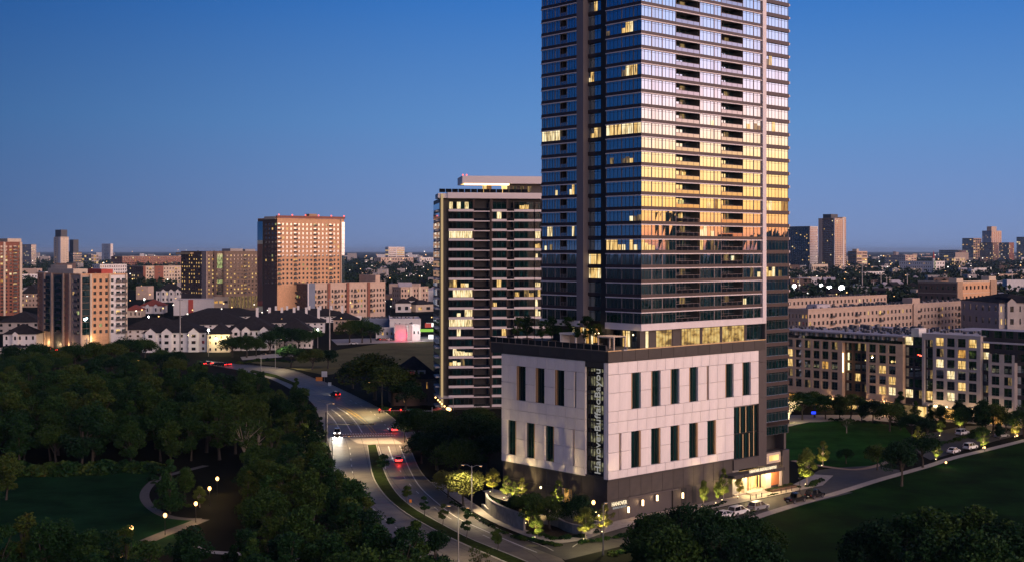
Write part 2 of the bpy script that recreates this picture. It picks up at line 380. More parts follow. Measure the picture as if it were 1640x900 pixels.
RR = smooth(pl([(330, 577), (380, 583), (440, 587), (475, 594), (500, 605), (524, 613), (545, 623), (562, 631), (582, 641), (612, 656), (638, 676), (652, 700), (661, 730), (675, 760), (704, 785), (740, 813), (784, 841), (826, 859), (860, 871), (884, 880), (905, 898), (930, 930)]))
road_poly = LL + RR[::-1]
mb = MB(); A = resample(LL, 60); B = resample(RR, 60)
for i in range(59): mb.q((*A[i], 0), (*B[i], 0), (*B[i + 1], 0), (*A[i + 1], 0))
mb.build('road', 'road', kind='structure')
ML = smooth(pl([(588, 713), (591, 736), (596, 764), (608, 784), (624, 803), (656, 827), (696, 849), (740, 871), (800, 896), (860, 925)]))
MR = smooth(pl([(603, 712), (608, 730), (613, 748), (630, 785), (660, 813), (704, 837), (752, 863), (820, 889), (880, 915)]))
med = thing('street_median', 'long curving grass median between the two carriageways', 'median', G(596, 713))
def world_children(o, par):     # keep world coordinates under a placed Empty
    o.parent = par; o.location = tuple(-a for a in par.location); return o
mA = resample(ML, 30); mB = resample(MR, 30); poly = mA + mB[::-1]
world_children(MB().prism(poly, 0, .15).build('kerb', 'kerb'), med)
cx = [((a[0] * .93 + b[0] * .07), (a[1] * .93 + b[1] * .07)) for a, b in zip(mA, mB)]; cy = [((a[0] * .07 + b[0] * .93), (a[1] * .07 + b[1] * .93)) for a, b in zip(mA, mB)]
mb = MB()
for i in range(29): mb.q((*cx[i], .154), (*cy[i], .154), (*cy[i + 1], .154), (*cx[i + 1], .154))
world_children(mb.build('grass', 'verge'), med)
fm = pl([(400, 595), (440, 604), (474, 618), (478, 615), (442, 600), (404, 592)])
m2 = thing('street_median', 'thin far median strip on the road above the dark park trees', 'median', fm[0])
world_children(MB().prism(fm, 0, .15).build('kerb', 'verge'), m2)
# markings
mk = MB()
def line(pxs, w=.16, dash=None, m=0):
    P = smooth(pl(pxs)); 
    if not dash: return ribbon(mk, P, w, .008, m)
    L = sum(math.dist(a, b) for a, b in zip(P, P[1:])); n = max(2, int(L / .5)); Q = resample(P, n); i = 0
    while i < n - 4:
        ribbon(mk, Q[i:i + int(dash[0] / .5) + 1], w, .008, m); i += int((dash[0] + dash[1]) / .5)
line([(505, 641), (536, 647), (558, 658), (576, 671), (589, 682), (597, 693)], .22, None, 1)
line([(511, 639), (542, 646), (563, 657), (581, 670), (594, 682), (602, 693)], .22, None, 1)
line([(524, 660), (536, 672), (545, 690)], .3); line([(531, 655), (548, 668), (556, 680), (563, 692)], .3); line([(540, 652), (560, 664), (572, 678), (580, 692)], .3)
line([(560, 640), (585, 652), (607, 668), (625, 690)], .2, (3, 5))
line([(622, 714), (627, 730), (632, 741)], .3); line([(640, 713), (649, 735), (656, 752), (671, 779), (700, 805), (733, 830), (767, 845), (820, 868), (860, 884)], .24)
line([(640, 752), (655, 775), (685, 803), (715, 827), (760, 850), (815, 875)], .16, (3, 6))
line([(560, 716), (563, 745), (568, 780), (590, 808), (640, 850), (720, 900)], .16, (3, 6))
line([(534, 730), (537, 764), (552, 797), (596, 845)], .14); line([(606, 714), (612, 732), (618, 750)], .14)
mk.build('road_marking', ['paint', 'paint_yellow'], kind='structure')
jt = MB()
A_ = resample(LL, 140); B_ = resample(RR, 140)
for i in range(20, 139, 2):
    for k in range(4):
        a, b = A_[i], B_[i]; p = (a[0] + (b[0] - a[0]) * k / 4, a[1] + (b[1] - a[1]) * k / 4); q = (a[0] + (b[0] - a[0]) * (k + 1) / 4, a[1] + (b[1] - a[1]) * (k + 1) / 4); ribbon(jt, [p, q], .10, .004)
for f in (.22, .42, .62, .82): ribbon(jt, [(a[0] + (b[0] - a[0]) * f, a[1] + (b[1] - a[1]) * f) for a, b in zip(A_[20:], B_[20:])], .10, .005)
jt.build('road_joint', 'road_joint', kind='structure')
# brick crosswalk bands and pale concrete at the junction
cw = pl([(548, 694), (629, 693), (636, 697), (549, 699)])
sheet('crosswalk', cw, .006, 'road_brick')
ck = MB()
for i in range(20):
    a = i / 20; b = a + .026
    for s0, s1 in ((0, .30), (.70, 1)):
        def pt(t, s): 
            l = (cw[0][0] + (cw[1][0] - cw[0][0]) * t, cw[0][1] + (cw[1][1] - cw[0][1]) * t); r = (cw[3][0] + (cw[2][0] - cw[3][0]) * t, cw[3][1] + (cw[2][1] - cw[3][1]) * t)
            return (l[0] + (r[0] - l[0]) * s, l[1] + (r[1] - l[1]) * s, .010)
        ck.q(pt(a, s0), pt(b, s0), pt(b, s1), pt(a, s1))
ck.build('crosswalk_marking', 'paint', kind='structure')
sheet('road_apron', pl([(560, 702), (628, 700), (645, 710), (604, 710), (588, 711), (572, 709)]), .004, 'paving')
# the cross street to the right at the lights, and its pavement
sheet('side_road', pl([(630, 694), (760, 678), (860, 668), (860, 676), (760, 692), (652, 712)]), .002, 'road')
# park lawn and path
sheet('park_lawn', pl([(-60, 757), (252, 756), (232, 776), (228, 798), (262, 826), (318, 834), (270, 850), (330, 880), (150, 900), (-60, 880)]), .0, 'lawn_blue')
park_path = smooth(pl([(330, 745), (262, 762), (243, 772), (229, 790), (236, 808), (262, 826), (296, 831), (322, 831)]))
ribbon(MB(), park_path, 2.0, .012).build('park_path', 'path_grey', kind='structure')
ribbon(MB(), smooth(pl([(325, 831), (300, 841), (268, 852), (235, 866)])), 3.0, .020).build('park_path', 'path_grey', kind='structure')
ribbon(MB(), smooth(pl([(300, 868), (320, 882), (360, 885), (420, 888), (480, 896)])), 2.0, .012).build('park_path', 'concrete', kind='structure')
# dry field behind the trees, car park beyond it
sheet('field', pl([(392, 579), (470, 578), (540, 560), (620, 548), (718, 545), (760, 560), (730, 605), (600, 590), (520, 600), (470, 590)]), -.01, 'dry_field')
sheet('path', pl([(385, 571), (440, 566), (470, 567), (470, 570), (430, 573), (388, 576)]), .0, 'stucco_grey')
sheet('car_park', pl([(530, 543), (700, 538), (720, 545), (540, 552)]), .0, 'concrete')
# ---- right hand side: round lawn, drive, big lawn
sheet('side_street', [PF.w(*p) for p in ((-24, -4.6), (4, -4.6), (30, -4.6), (58, -4.6), (62, -13.4), (48, -13.9), (30, -13.9), (-6, -14.2), (-26, -15))] , .003, 'asphalt')
sheet('drive', pl([(1262, 803), (1290, 766), (1312, 752), (1345, 748), (1400, 745), (1441, 752), (1441, 757), (1345, 787)]), .001, 'asphalt')
sheet('round_lawn', pl([(1258, 684), (1300, 676), (1340, 673), (1400, 676), (1450, 684), (1462, 700), (1452, 722), (1418, 741), (1370, 750), (1330, 748), (1290, 738), (1255, 736)]), .0, 'lawn_bright')  # brighter lawn copy, its lit look put into the colour
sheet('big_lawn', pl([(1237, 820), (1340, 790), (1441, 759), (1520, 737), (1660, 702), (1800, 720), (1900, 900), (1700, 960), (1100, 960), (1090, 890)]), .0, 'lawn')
ribbon(MB(), smooth(pl([(1180, 838), (1237, 819), (1290, 803), (1345, 788), (1400, 770), (1443, 758), (1490, 745), (1520, 734), (1580, 720), (1660, 700)])), 2.2, .016).build('footpath', 'paving', kind='structure')
ribbon(MB(), smooth(pl([(1250, 683), (1296, 673), (1330, 669), (1380, 671), (1430, 674), (1470, 681)])), 3.0, .012).build('footpath', 'paving', kind='structure')
ribbon(MB(), smooth(pl([(1270, 737), (1310, 745), (1345, 750), (1372, 752), (1400, 747), (1430, 736), (1462, 722)])), 1.8, .016).build('footpath', 'brick_tan', kind='structure')
sheet('parking_lot', pl([(1462, 722), (1490, 736), (1600, 704), (1660, 690), (1640, 680), (1540, 682), (1480, 695)]), .003, 'asphalt')
sheet('street', pl([(1258, 676), (1480, 672), (1660, 686), (1660, 676), (1480, 664), (1258, 664)]), -.004, 'paving')
# pavements round the podium
sheet('pavement', [PF.w(*p) for p in ((-3, -4.4), (-3, .6), (60, .6), (74, 5), (76, 1), (64, -4.4))], .13, 'paving')
mb = MB(); ribbon(mb, [PF.w(*p) for p in ((-19, -9.6), (-14, -7), (-3, -4.5), (64, -4.5))], .2, .15); mb.build('kerb', 'kerb', kind='structure')
sw = smooth(pl([(700, 772), (741, 802), (790, 832), (840, 853), (878, 866), (906, 868), (960, 852), (1010, 838)]))
ribbon(MB(), sw, 2.6, .12).build('pavement', 'paving', kind='structure')
cb = resample([p for p in RR if p[1] < 330 and p[1] > 218.5], 40)
ribbon(MB(), cb, .22, .14).build('kerb', 'kerb', kind='structure')
ribbon(MB(), [p for p in RR if p[1] >= 330], .25, .14).build('kerb', 'kerb', kind='structure')
sheet('planting_bed', [PF.w(*p) for p in ((-22, -4), (-10, 20), (-1, 34), (0, 34), (0, 0), (-3, -1.5))], .02, 'mulch')
# ------------------------------------------------------------------ trees
def tree_meshes(kind, seed, leaf='leaf', bark='bark'):
    r = random.Random(seed); tk = MB(); cr = MB(); cl = []
    if kind == 'oak':
        n = 26; fork = 2.2; tr = .36
        for _ in range(n):
            a = r.uniform(0, 6.283); q = r.random() ** .55; cl.append((math.cos(a) * 4.4 * q, math.sin(a) * 4.4 * q, 4.2 + 4.6 * math.sqrt(max(0, 1 - q * q)) * r.uniform(.65, 1) + r.uniform(-.5, .3), r.uniform(1.2, 1.9)))
        per, ls = 270, (.15, .31)
    elif kind == 'oval':
        n = 24; fork = 2.4; tr = .26
        for _ in range(n):
            a = r.uniform(0, 6.283); t = r.random(); q = r.random() ** .6 * 2.7 * math.sin(math.pi * (.14 + .80 * t)); cl.append((math.cos(a) * q, math.sin(a) * q, 2.6 + 6.6 * t, r.uniform(.8, 1.35)))
        per, ls = 230, (.14, .29)
    elif kind == 'cone':
        n = 24; fork = 1.5; tr = .24
        for _ in range(n):
            a = r.uniform(0, 6.283); t = r.random() ** 1.25; q = (1 - t) * 2.9 * r.random() ** .5 + .1; cl.append((math.cos(a) * q, math.sin(a) * q, 1.7 + 7.7 * t, .55 + (1 - t) * .75))
        per, ls = 220, (.13, .27)
    elif kind == 'ragged':
        n = 36; fork = 2.6; tr = .28; lean = r.uniform(-.5, .5)
        for _ in range(n):
            a = r.uniform(0, 6.283); t = r.random(); q = r.random() ** .5 * 3.3 * (math.sin(math.pi * (.18 + .74 * t)) + .25 * math.sin(a * 3 + t * 9)); cl.append((math.cos(a) * q + lean * t, math.sin(a) * q, 2.0 + 7.6 * t, r.uniform(.35, 1.15)))
        per, ls = 150, (.12, .27)
    elif kind == 'sparse':
        n = 20; fork = 3.0; tr = .26
        for _ in range(n):
            a = r.uniform(0, 6.283); q = r.random() ** .5 * 3.6; cl.append((math.cos(a) * q, math.sin(a) * q, 4 + 5.6 * r.random(), r.uniform(.6, 1.0)))
        per, ls = 42, (.18, .36)
    else:                                  # young street tree
        n = 14; fork = 3.0; tr = .16
        for _ in range(n):
            a = r.uniform(0, 6.283); t = r.random(); q = r.random() ** .6 * 2.0 * math.sin(math.pi * (.2 + .72 * t)); cl.append((math.cos(a) * q, math.sin(a) * q, 3.6 + 5.6 * t, r.uniform(.6, 1.05)))
        per, ls = 170, (.16, .32)
    jx, jy = r.uniform(-.3, .3), r.uniform(-.3, .3)
    tk.tube([(0, 0, 0), (jx * .4, jy * .3, fork * .5), (jx, jy, fork), (jx * 1.6, jy * 1.4, fork + 2.0), (jx * 1.2, jy * 1.8, 7.4)], [tr, tr * .78, tr * .66, tr * .42, tr * .12], 7)
    for i, (x, y, z, rr) in enumerate(cl):
        if i % 2 == 0 or kind == 'sparse':
            z0 = min(z - .8, fork + r.uniform(0, 2.2)); m = ((x + jx) * .45, (y + jy) * .45, (z0 + z) * .5 + r.uniform(-.2, .5))
            tk.tube([(jx, jy, z0), m, (x, y, z)], [tr * .34, tr * .22, tr * .07], 5, cap=False)
        for _ in range(per):
            u = r.uniform(-1, 1); a = r.uniform(0, 6.283); s = math.sqrt(1 - u * u); k = rr * (.35 + .72 * r.random() ** .6 + abs(r.gauss(0, .12)))
            c = Vector((x + s * math.cos(a) * k, y + s * math.sin(a) * k, z + u * k * .72))
            d1 = Vector((r.gauss(0, 1), r.gauss(0, 1), r.gauss(0, .6))).normalized(); d2 = d1.cross(Vector((r.gauss(0, 1), r.gauss(0, 1), r.gauss(0, 1)))).normalized()
            e = r.uniform(*ls)
            cr.q(c - d1 * e, c + d2 * e * .55, c + d1 * e, c - d2 * e * .5)
    return tk.mesh('trunk', bark, True), cr.mesh('crown', leaf)
TM = {}
for k, n in (('oak', 4), ('oval', 4), ('cone', 2), ('ragged', 4), ('sparse', 2), ('young', 3)):
    TM[k] = [tree_meshes(k, 100 + i * 7 + len(k), bark='bark_pale' if k == 'sparse' else 'bark') for i in range(n)]
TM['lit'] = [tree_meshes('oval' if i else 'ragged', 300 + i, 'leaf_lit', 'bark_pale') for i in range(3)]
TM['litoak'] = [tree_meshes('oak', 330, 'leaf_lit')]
def tree(kind, xy, h, label, group=None, wide=1, z=0, name=None):
    tk, cr = rnd.choice(TM[kind])
    s = h / 10.0
    t = thing(name or ('young_tree' if kind in ('young', 'lit') else 'tree'), label, 'tree', (xy[0], xy[1], z), rnd.uniform(0, 6.28), group)
    w = s * wide * rnd.uniform(.92, 1.08); t.scale = (w, w, s)
    obj('trunk', tk, t); obj('crown', cr, t)
    return t
def shrub_mesh(seed, leaf='leaf'):
    r = random.Random(seed); mb = MB()
    for _ in range(260):
        u = r.random(); a = r.uniform(0, 6.283); s = math.sqrt(max(0, 1 - u * u)) * r.uniform(.7, 1)
        c = Vector((s * math.cos(a), s * math.sin(a), u * .8 * r.uniform(.7, 1))); d1 = Vector((r.gauss(0, 1), r.gauss(0, 1), r.gauss(0, 1))).normalized()
        d2 = d1.cross(Vector((r.gauss(0, 1), r.gauss(0, 1), r.gauss(0, 1)))).normalized(); e = r.uniform(.10, .22)
        mb.q(c - d1 * e, c + d2 * e * .6, c + d1 * e, c - d2 * e * .6)
    return mb.mesh('shrub', leaf)
SH = [shrub_mesh(i) for i in range(3)]
def shrub(xy, r, label, group, z=0, h=1, name='shrub'):
    o = obj(name, rnd.choice(SH), None, (xy[0], xy[1], z), rnd.uniform(0, 6), (r, r, r * h), label, 'shrub', group); return o
# ------------------------------------------------------------------ the tower on its podium
T = thing('apartment_tower', 'tall glass apartment tower on a pale panelled podium, filling the centre', 'high-rise', PF.O, PF.a)
UNIT = {}
def unit(mat):
    if mat not in UNIT: UNIT[mat] = MB().box(0, 1, 0, 1, 0, 1).mesh('panel', mat)
    return UNIT[mat]
def slab(name, mat, x0, x1, y0, y1, z0, z1, par=T, **k):
    return obj(name, unit(mat), par, (x0, y0, z0), None, (x1 - x0, y1 - y0, z1 - z0), **k)
rot = -math.pi / 2
FH = 2.8745; ZB = 37.72
x1r = 46.65; xT = 9.33
PT = 30.65; PB = 8.29; FT = 32.8
MB().box(.9, 41, .9, 30.7, .0, 8.25).box(1.6, 48.7, .9, 30.7, 8.26, FT - .2).build('podium_wall', 'joint', T)
# panel rows and columns
rows = [(8.29, 9.84), (9.84, 13.4), (13.4, 16.96), (16.96, 19.2), (19.2, 21.31), (21.31, 24.8), (24.8, 28.35), (28.35, 30.65)]
def cells(face, u0, u1, rows_, wins, cut=None):
    """panels fill everything that is not a window"""
    for (v0, v1) in rows_:
        ws = sorted((a, b) for a, b, c, d in wins if c <= v0 + .01 and d >= v1 - .01)
        e = u1 if not (cut and v0 < cut[1] - .05) else cut[0]
        edges = [u0]
        for a, b in ws: edges += [a, b]
        edges.append(e)
        for i in range(0, len(edges), 2):
            a, b = edges[i], edges[i + 1]
            if b - a < .1: continue
            n = max(1, round((b - a) / 2.7))
            for k in range(n):
                p, q = a + (b - a) * k / n + .035, a + (b - a) * (k + 1) / n - .035
                if face == 'R': slab('facade_panel', 'white_panel', p, q, rnd.uniform(-.02, .0), .5, v0 + .035, v1 - .035)
                else: slab('facade_panel', 'white_panel', rnd.uniform(-.02, .0), .5, p, q, v0 + .035, v1 - .035)
def wpx(face, L): return [(PF.X(a) if face == 'R' else PF.Y(b), PF.X(b) if face == 'R' else PF.Y(a)) for a, b in L]
r1 = [(a, b, 21.31, 28.35) for a, b in wpx('R', [(1011, 1026.3), (1043, 1057.7), (1074, 1088), (1103.8, 1117.8), (1132, 1135.5), (1161.7, 1174.8), (1189, 1202.3)])]
r2 = [(a, b, 9.84, 16.96) for a, b in wpx('R', [(991.6, 995), (1011, 1026.3), (1043, 1057.7), (1074, 1088), (1103.8, 1117.8), (1133, 1146.8)])]
l1 = [(a, b, 21.31, 28.35) for a, b in wpx('L', [(827, 841.6), (857.4, 871.8), (888.5, 903.5), (919.6, 922.7)])]
l2 = [(a, b, 9.84, 16.96) for a, b in wpx('L', [(812, 826.6), (841.6, 856.5), (872, 887.3), (916.9, 920)])]
xcut = PF.X(1175.4); zcut = 18.9
yS0, yS1 = PF.Y(967), PF.Y(937); yL = 30.85
cells('R', 0.02, x1r, rows, r1 + r2, (xcut, zcut))
rowsL = rows
cells('L', yS1, yL, rows, l1 + l2)
slab('corner_pier', 'white_panel', 0, .5, .52, yS0, 8.32, PT - .03)
def pod_window(face, w, side):
    a, b, c, d = w; slim = b - a < 1
    jw = .34 if not slim else .0
    if face == 'R':
        o = slab('window', 'glass_pod' if not slim else 'bronze', a, b, .42, .5, c, d)
        f = MB(); ja, jb = (a, a + jw) if side < 0 else (b - jw, b)
    else:
        o = slab('window', 'glass_pod' if not slim else 'bronze', .42, .5, a, b, c, d)
    if not slim:
        if face == 'R':
            s = slab('jamb', 'bronze', ja, jb, .06, .40, c + .02, d - .02)
            slab('mullion', 'black_metal', (a + b) / 2 - .05, (a + b) / 2 + .05, .34, .41, c + .02, d - .02)
        else:
            ja, jb = (a, a + jw) if side < 0 else (b - jw, b)
            s = slab('jamb', 'bronze', .06, .40, ja, jb, c + .02, d - .02)
            slab('mullion', 'black_metal', .34, .41, (a + b) / 2 - .05, (a + b) / 2 + .05, c + .02, d - .02)
for w in r1: pod_window('R', w, -1)
for w in r2: pod_window('R', w, 1)
for w in l1: pod_window('L', w, 1)
for w in l2: pod_window('L', w, -1)
# dark frame right of the panels, tall lobby window
slab('frame_panel', 'metal_grey', x1r + .04, 49.05, .0, .6, 5.6, 13); slab('frame_panel', 'metal_grey', x1r + .04, 49.05, .0, .6, 13.05, 20.4)
slab('frame_panel', 'metal_grey', x1r + .04, 49.05, .0, .6, 20.45, 28); slab('frame_panel', 'metal_grey', x1r + .04, 49.05, .0, .6, 28.05, PT)
gw0, gw1 = xcut + .05, x1r - .05
slab('lobby_window', 'glass_pod', gw0, gw1, .55, .6, 8.0, zcut)
for i in range(9):
    x = gw0 + (gw1 - gw0) * i / 8; slab('mullion', 'black_metal', x - .05, x + .05, .40, .54, 8.0, zcut)
slab('transom', 'black_metal', gw0, gw1, .38, .53, 13.2, 13.4)
for x, a, b in ((.28, 13.4, zcut), (.40, 8.1, 13.1), (.52, 13.4, zcut), (.66, 8.1, 13.1), (.84, 8.1, zcut)):
    x = gw0 + (gw1 - gw0) * x; slab('light_fin', 'brass', x - .09, x + .09, .25, .37, a, b)  # warm light of these strips put into a brass colour
slab('spandrel_panel', 'metal_grey', xcut, 49.05, .02, .6, 5.7, 7.95)
# fascia and coping
n = 13
for i in range(n):
    a, b = 48.85 * i / n, 48.85 * (i + 1) / n; slab('fascia_panel', 'fascia', a + .04 - (.15 if i == 0 else 0), b - .04, -.15, .6, PT + .05, FT)
slab('coping', 'brass', -.2, 48.9, -.22, .5, FT + .01, FT + .17)  # bright brass colour stands in for a glowing line along the edge
n = 9
for i in range(n):
    a, b = .62 + 33.45 * i / n, .62 + 33.45 * (i + 1) / n; slab('fascia_panel', 'fascia', -.15, .6, a + .03, b - .03, PT + .05, FT)
slab('coping', 'deck', -.22, .5, .52, 34.1, FT + .01, FT + .12)
slab('terrace_deck', 'deck', .52, 47.4, .52, 34.0, FT - .15, FT + .06)
# glazed corner with garage floors glowing behind
for i in range(8):
    z = PB + .2 + i * FH * .955; slab('garage_floor', 'dark', .95, 1.35, yS0, yS1, z, z + .9)
MB().q((1.4, yS0, PB), (1.4, yS1, PB), (1.4, yS1, 29.6), (1.4, yS0, 29.6)).build('garage_glow', 'lit_garage', T)
for i in range(8):
    y = yS0 + (yS1 - yS0) * i / 7; slab('mullion', 'black_metal', .70, .86, y - .05, y + .05, PB + .1, 29.6)
for i in range(5):
    z = PB + .2 + i * 5.2; slab('transom', 'black_metal', .66, .80, yS0, yS1, z, z + .22)
slab('head_panel', 'fascia', .0, .6, yS0, yS1, 29.6, PT)
slab('sill_panel', 'fascia', .1, .6, yS0, yS1, PB - .02, PB + .35)
SG = text('vertical_sign', 'HanoverBuffaloBayou', 'letters_dim', 1.6, None, (0, 0, 0), (0, 0, 0), .05, width=20.2,
          label='pale building name letters running up the glazed podium corner', cat='sign')
p = PF.w(.60, yS0 + 1.5); SG.location = (p[0], p[1], PB + .6)
from mathutils import Matrix
SG.matrix_world = Matrix.Translation(SG.location) @ Matrix.Rotation(PF.a - math.pi / 2, 4, 'Z') @ Matrix.Rotation(math.pi / 2, 4, 'X') @ Matrix.Rotation(math.pi / 2, 4, 'Z')
# stone base
n = 12
doors = [(PF.X(1093), PF.X(1101)), (PF.X(1110), PF.X(1117)), (PF.X(1127), PF.X(1133))]
gar = (PF.X(1010), PF.X(1088))
for i in range(n):
    a, b = .05 + (xcut - .1) * i / n, .05 + (xcut - .1) * (i + 1) / n
    slab('stone_panel', 'stone', a + .03, b - .03, .3, .8, 4.3, PB - .35)
    if not (gar[0] - 1 < (a + b) / 2 < gar[1] - 1): slab('stone_panel', 'stone', a + .03, b - .03, .3, .8, 0.13, 4.25)
slab('soffit', 'fascia', .05, xcut, .05, .9, PB - .33, PB - .02)
slab('garage_door', 'metal_grey', gar[0] - .4, gar[1], .62, .8, .13, 3.9)
slab('garage_lintel', 'metal_grey', gar[0] - .4, gar[1], .2, .8, 3.9, 4.25)
for a, b in doors:
    slab('slot_window', 'dark', a, b, .24, .29, .6, 4.0)
n = 9
for i in range(n):
    a, b = .8 + 30.0 * i / n, .8 + 30.0 * (i + 1) / n
    slab('stone_panel', 'stone', .3, .8, a + .03, b - .03, 4.9, PB - .35); slab('stone_panel', 'stone', .3, .8, a + .03, b - .03, 0, 4.85)
slab('soffit', 'fascia', .05, .9, .9, yL, PB - .33, PB - .02)
yd0, yd1 = PF.Y(915, .3), PF.Y(901, .3)
slab('side_door', 'lit_amber', .22, .29, yd0, yd1 - .6, 2.3, 5.0); slab('side_door', 'stucco_cream', .20, .29, yd1 - .55, yd1, 2.3, 5.0)
# sconces on the base
def sconce(name, label, lx, ly, z, w=42):
    p = PF.w(lx, ly); t = thing(name, label, 'wall lamp', (p[0], p[1], z), PF.a, 'wall lamps on the stone base')
    MB().box(-.16, .16, -.16, .1, -.55, .55).build('lamp_body', 'sconce', t)
    MB().box(-.2, .2, .1, .2, -.62, .62).build('back_plate', 'black_metal', t)
    point('light', (0, -.5, 0), w, (1, .62, .3), .15, t)
sconce('wall_lamp', 'glowing wall lamp right beside the lit corner name sign', PF.X(1005, .3), .06, 1.9)
sconce('wall_lamp', 'left glowing wall lamp of the pair at the garage door', PF.X(1028, .3), .06, 2.7)
sconce('wall_lamp', 'right glowing wall lamp of the pair at the garage door', PF.X(1051, .3), .06, 3.1)
sconce('wall_lamp', 'small glowing wall lamp beside the dark slot windows', PF.X(1092, .3), .06, 2.6)
# corner name sign
def wsign(body, h, lx, ly, z, width, mat, label, ext=.05):
    o = text('name_sign', body, mat, h, None, (0, 0, 0), (0, 0, 0), ext, width=width, label=label, cat='sign')
    p = PF.w(lx, ly); o.matrix_world = Matrix.Translation((p[0], p[1], z)) @ Matrix.Rotation(PF.a, 4, 'Z') @ Matrix.Rotation(math.pi / 2, 4, 'X'); return o
sx0, sx1 = PF.X(979.5, .2), PF.X(1003.5, .2)
wsign('HANOVER', .78, sx0, .16, PF.Z(810.5, sx0, .2), sx1 - sx0, 'letters', 'glowing upper word of the corner name sign on the stone base')
wsign('BUFFALO BAYOU', .40, sx0 + .3, .16, PF.Z(815.5, sx0, .2), sx1 - sx0 - .4, 'letters_dim', 'dim pale second line under the glowing corner name sign')
# ---- tower body
MB().box(xT + 2.6, 56.8, 2.6, 27.8, FT, 120).build('core_wall', 'dark', T)
def bay(n, w, h, lit=None, heavy=(), dark=0, seed=0, trans=True, litm='lit_warm', gm=('glass_a', 'glass_b', 'glass_c'), fmat='mullion'):
    r = random.Random(seed); g = MB(); f = MB()
    mats = [*gm, litm, 'lit_dim', 'lit_white']
    for i in range(n):
        a, b = w * i / n, w * (i + 1) / n; t = [r.uniform(-.004, .004) for _ in range(2)]
        m = 3 if lit and (lit == 'all' or i in lit) else r.choices((0, 1, 2), (6, 4, 1.2 if not dark else .1))[0]
        if m == 3 and r.random() < .3 and litm != 'lit_room': m = 5
        if lit and m < 3 and r.random() < .2: m = 4
        if lit and m >= 3 and lit != 'all' and r.random() < .4:
            z = h * r.uniform(.45, .7); g.q((a, t[0], 0), (b, t[1], 0), (b, t[1], z), (a, t[0], z), m=m); g.q((a, t[0], z), (b, t[1], z), (b, t[1], h), (a, t[0], h), m=0)
        else:
            g.q((a, t[0], 0), (b, t[1], 0), (b, t[1] + r.uniform(-.004, .004), h), (a, t[0] + r.uniform(-.004, .004), h), m=m)
    for i in range(n + 1):
        a = w * i / n; k = .10 if i in heavy else .035
        f.box(max(0, a - k), min(w, a + k), -.07 if i in heavy else -.04, .02, 0, h, 0 if i in heavy else 1)
    if trans: f.box(0, w, -.045, .015, h * .82, h * .82 + .05, 1); f.box(0, w, -.045, .015, .0, .07, 1)
    return g.mesh('window', mats), f.mesh('mullion', [fmat, 'thin_bar'])
BC = {}
def put_bay(key, face, x, y, z, *args, lit=None, litm='lit_warm', var=3, **k):
    s = rnd.randrange(var) if not lit else rnd.randrange(9999) + 10
    kk = (key, s) if not lit else (key, s, 'lit')
    if kk not in BC: BC[kk] = bay(*args, lit=lit, seed=s * 13 + len(key), litm=litm, **k)
    g, f = BC[kk]
    o = obj('window', g, T, (x, y, z), rot if face == 'L' else 0); obj('mullion', f, o); return o
NF = 27
gh = FH * .725
LIT = {('L1', 20): {4, 5, 6}, ('L1', 17): {5, 6, 7}, ('L1', 13): 'all', ('L1', 11): {6}, ('L1', 7): {6}, ('L1', 5): {0, 1, 2, 3, 4, 6, 7},
       ('L2', 17): {0, 1}, ('L2', 13): {1, 2}, ('L2', 4): 'all', ('L2', 3): 'all', ('L2', 22): {2},
       ('L3', 13): 'all', ('L3', 9): {5}, ('L3', 6): {2, 3}, ('L3', 5): {1}, ('L4', 6): {2}, ('L4', 9): {1, 2}, ('L4', 13): set(),
       ('A', 5): {0, 1, 2, 3}, ('B', 6): {0, 1, 3}, ('B', 5): {0}, ('B', 8): {2}, ('C', 3): {4}, ('C', 1): {0}, ('C', 14): {1}, ('B', 14): {3}, ('S', 8): {0, 1}, ('S', 3): {0, 1, 2}, ('S', 14): {2}, ('S', 19): {1}}
xs = {k: PF.X(k) for k in (1027, 1083, 1086, 1119, 1121, 1156, 1157, 1189, 1190, 1219, 1226, 1228, 1265)}
ys = {k: PF.Y(k, xT) for k in (970, 960, 935, 924, 907, 897, 867)}
# shared floor meshes
def lpath(z0, z1, off, m=0):
    """front bay edge: right face and left face in one piece"""
    return MB().prism([(xT - off, ys[970]), (xT - off, -off), (xs[1219] + .3, -off), (xs[1219] + .3, .9), (xT + .9, .9), (xT + .9, ys[970])], z0, z1, m)
SPA = lpath(0, FH * .205, .05).mesh('spandrel', 'spandrel'); EDA = lpath(0, FH * .07, .12).mesh('slab_edge', 'slab_white')
SPB = MB().box(xT - .03, xT + .9, ys[924] + .05, ys[867], 0, FH * .205).mesh('spandrel', 'spandrel'); EDB = MB().box(xT - .12, xT + .9, ys[924] + .05, ys[867] + .1, 0, FH * .07).mesh('slab_edge', 'slab_white')
SPC = MB().box(xT + 1.25, xT + 2.2, ys[960] - .05, ys[935] + .9, 0, FH * .26).mesh('spandrel', 'spandrel')
SPS = MB().box(xs[1226] + .1, xs[1265], .15, 1.1, 0, FH * .28).mesh('spandrel', 'spandrel'); EDS = MB().box(xs[1265], xs[1265] + .5, .3, 1.2, 0, FH * .16).mesh('slab_edge', 'slab_white')
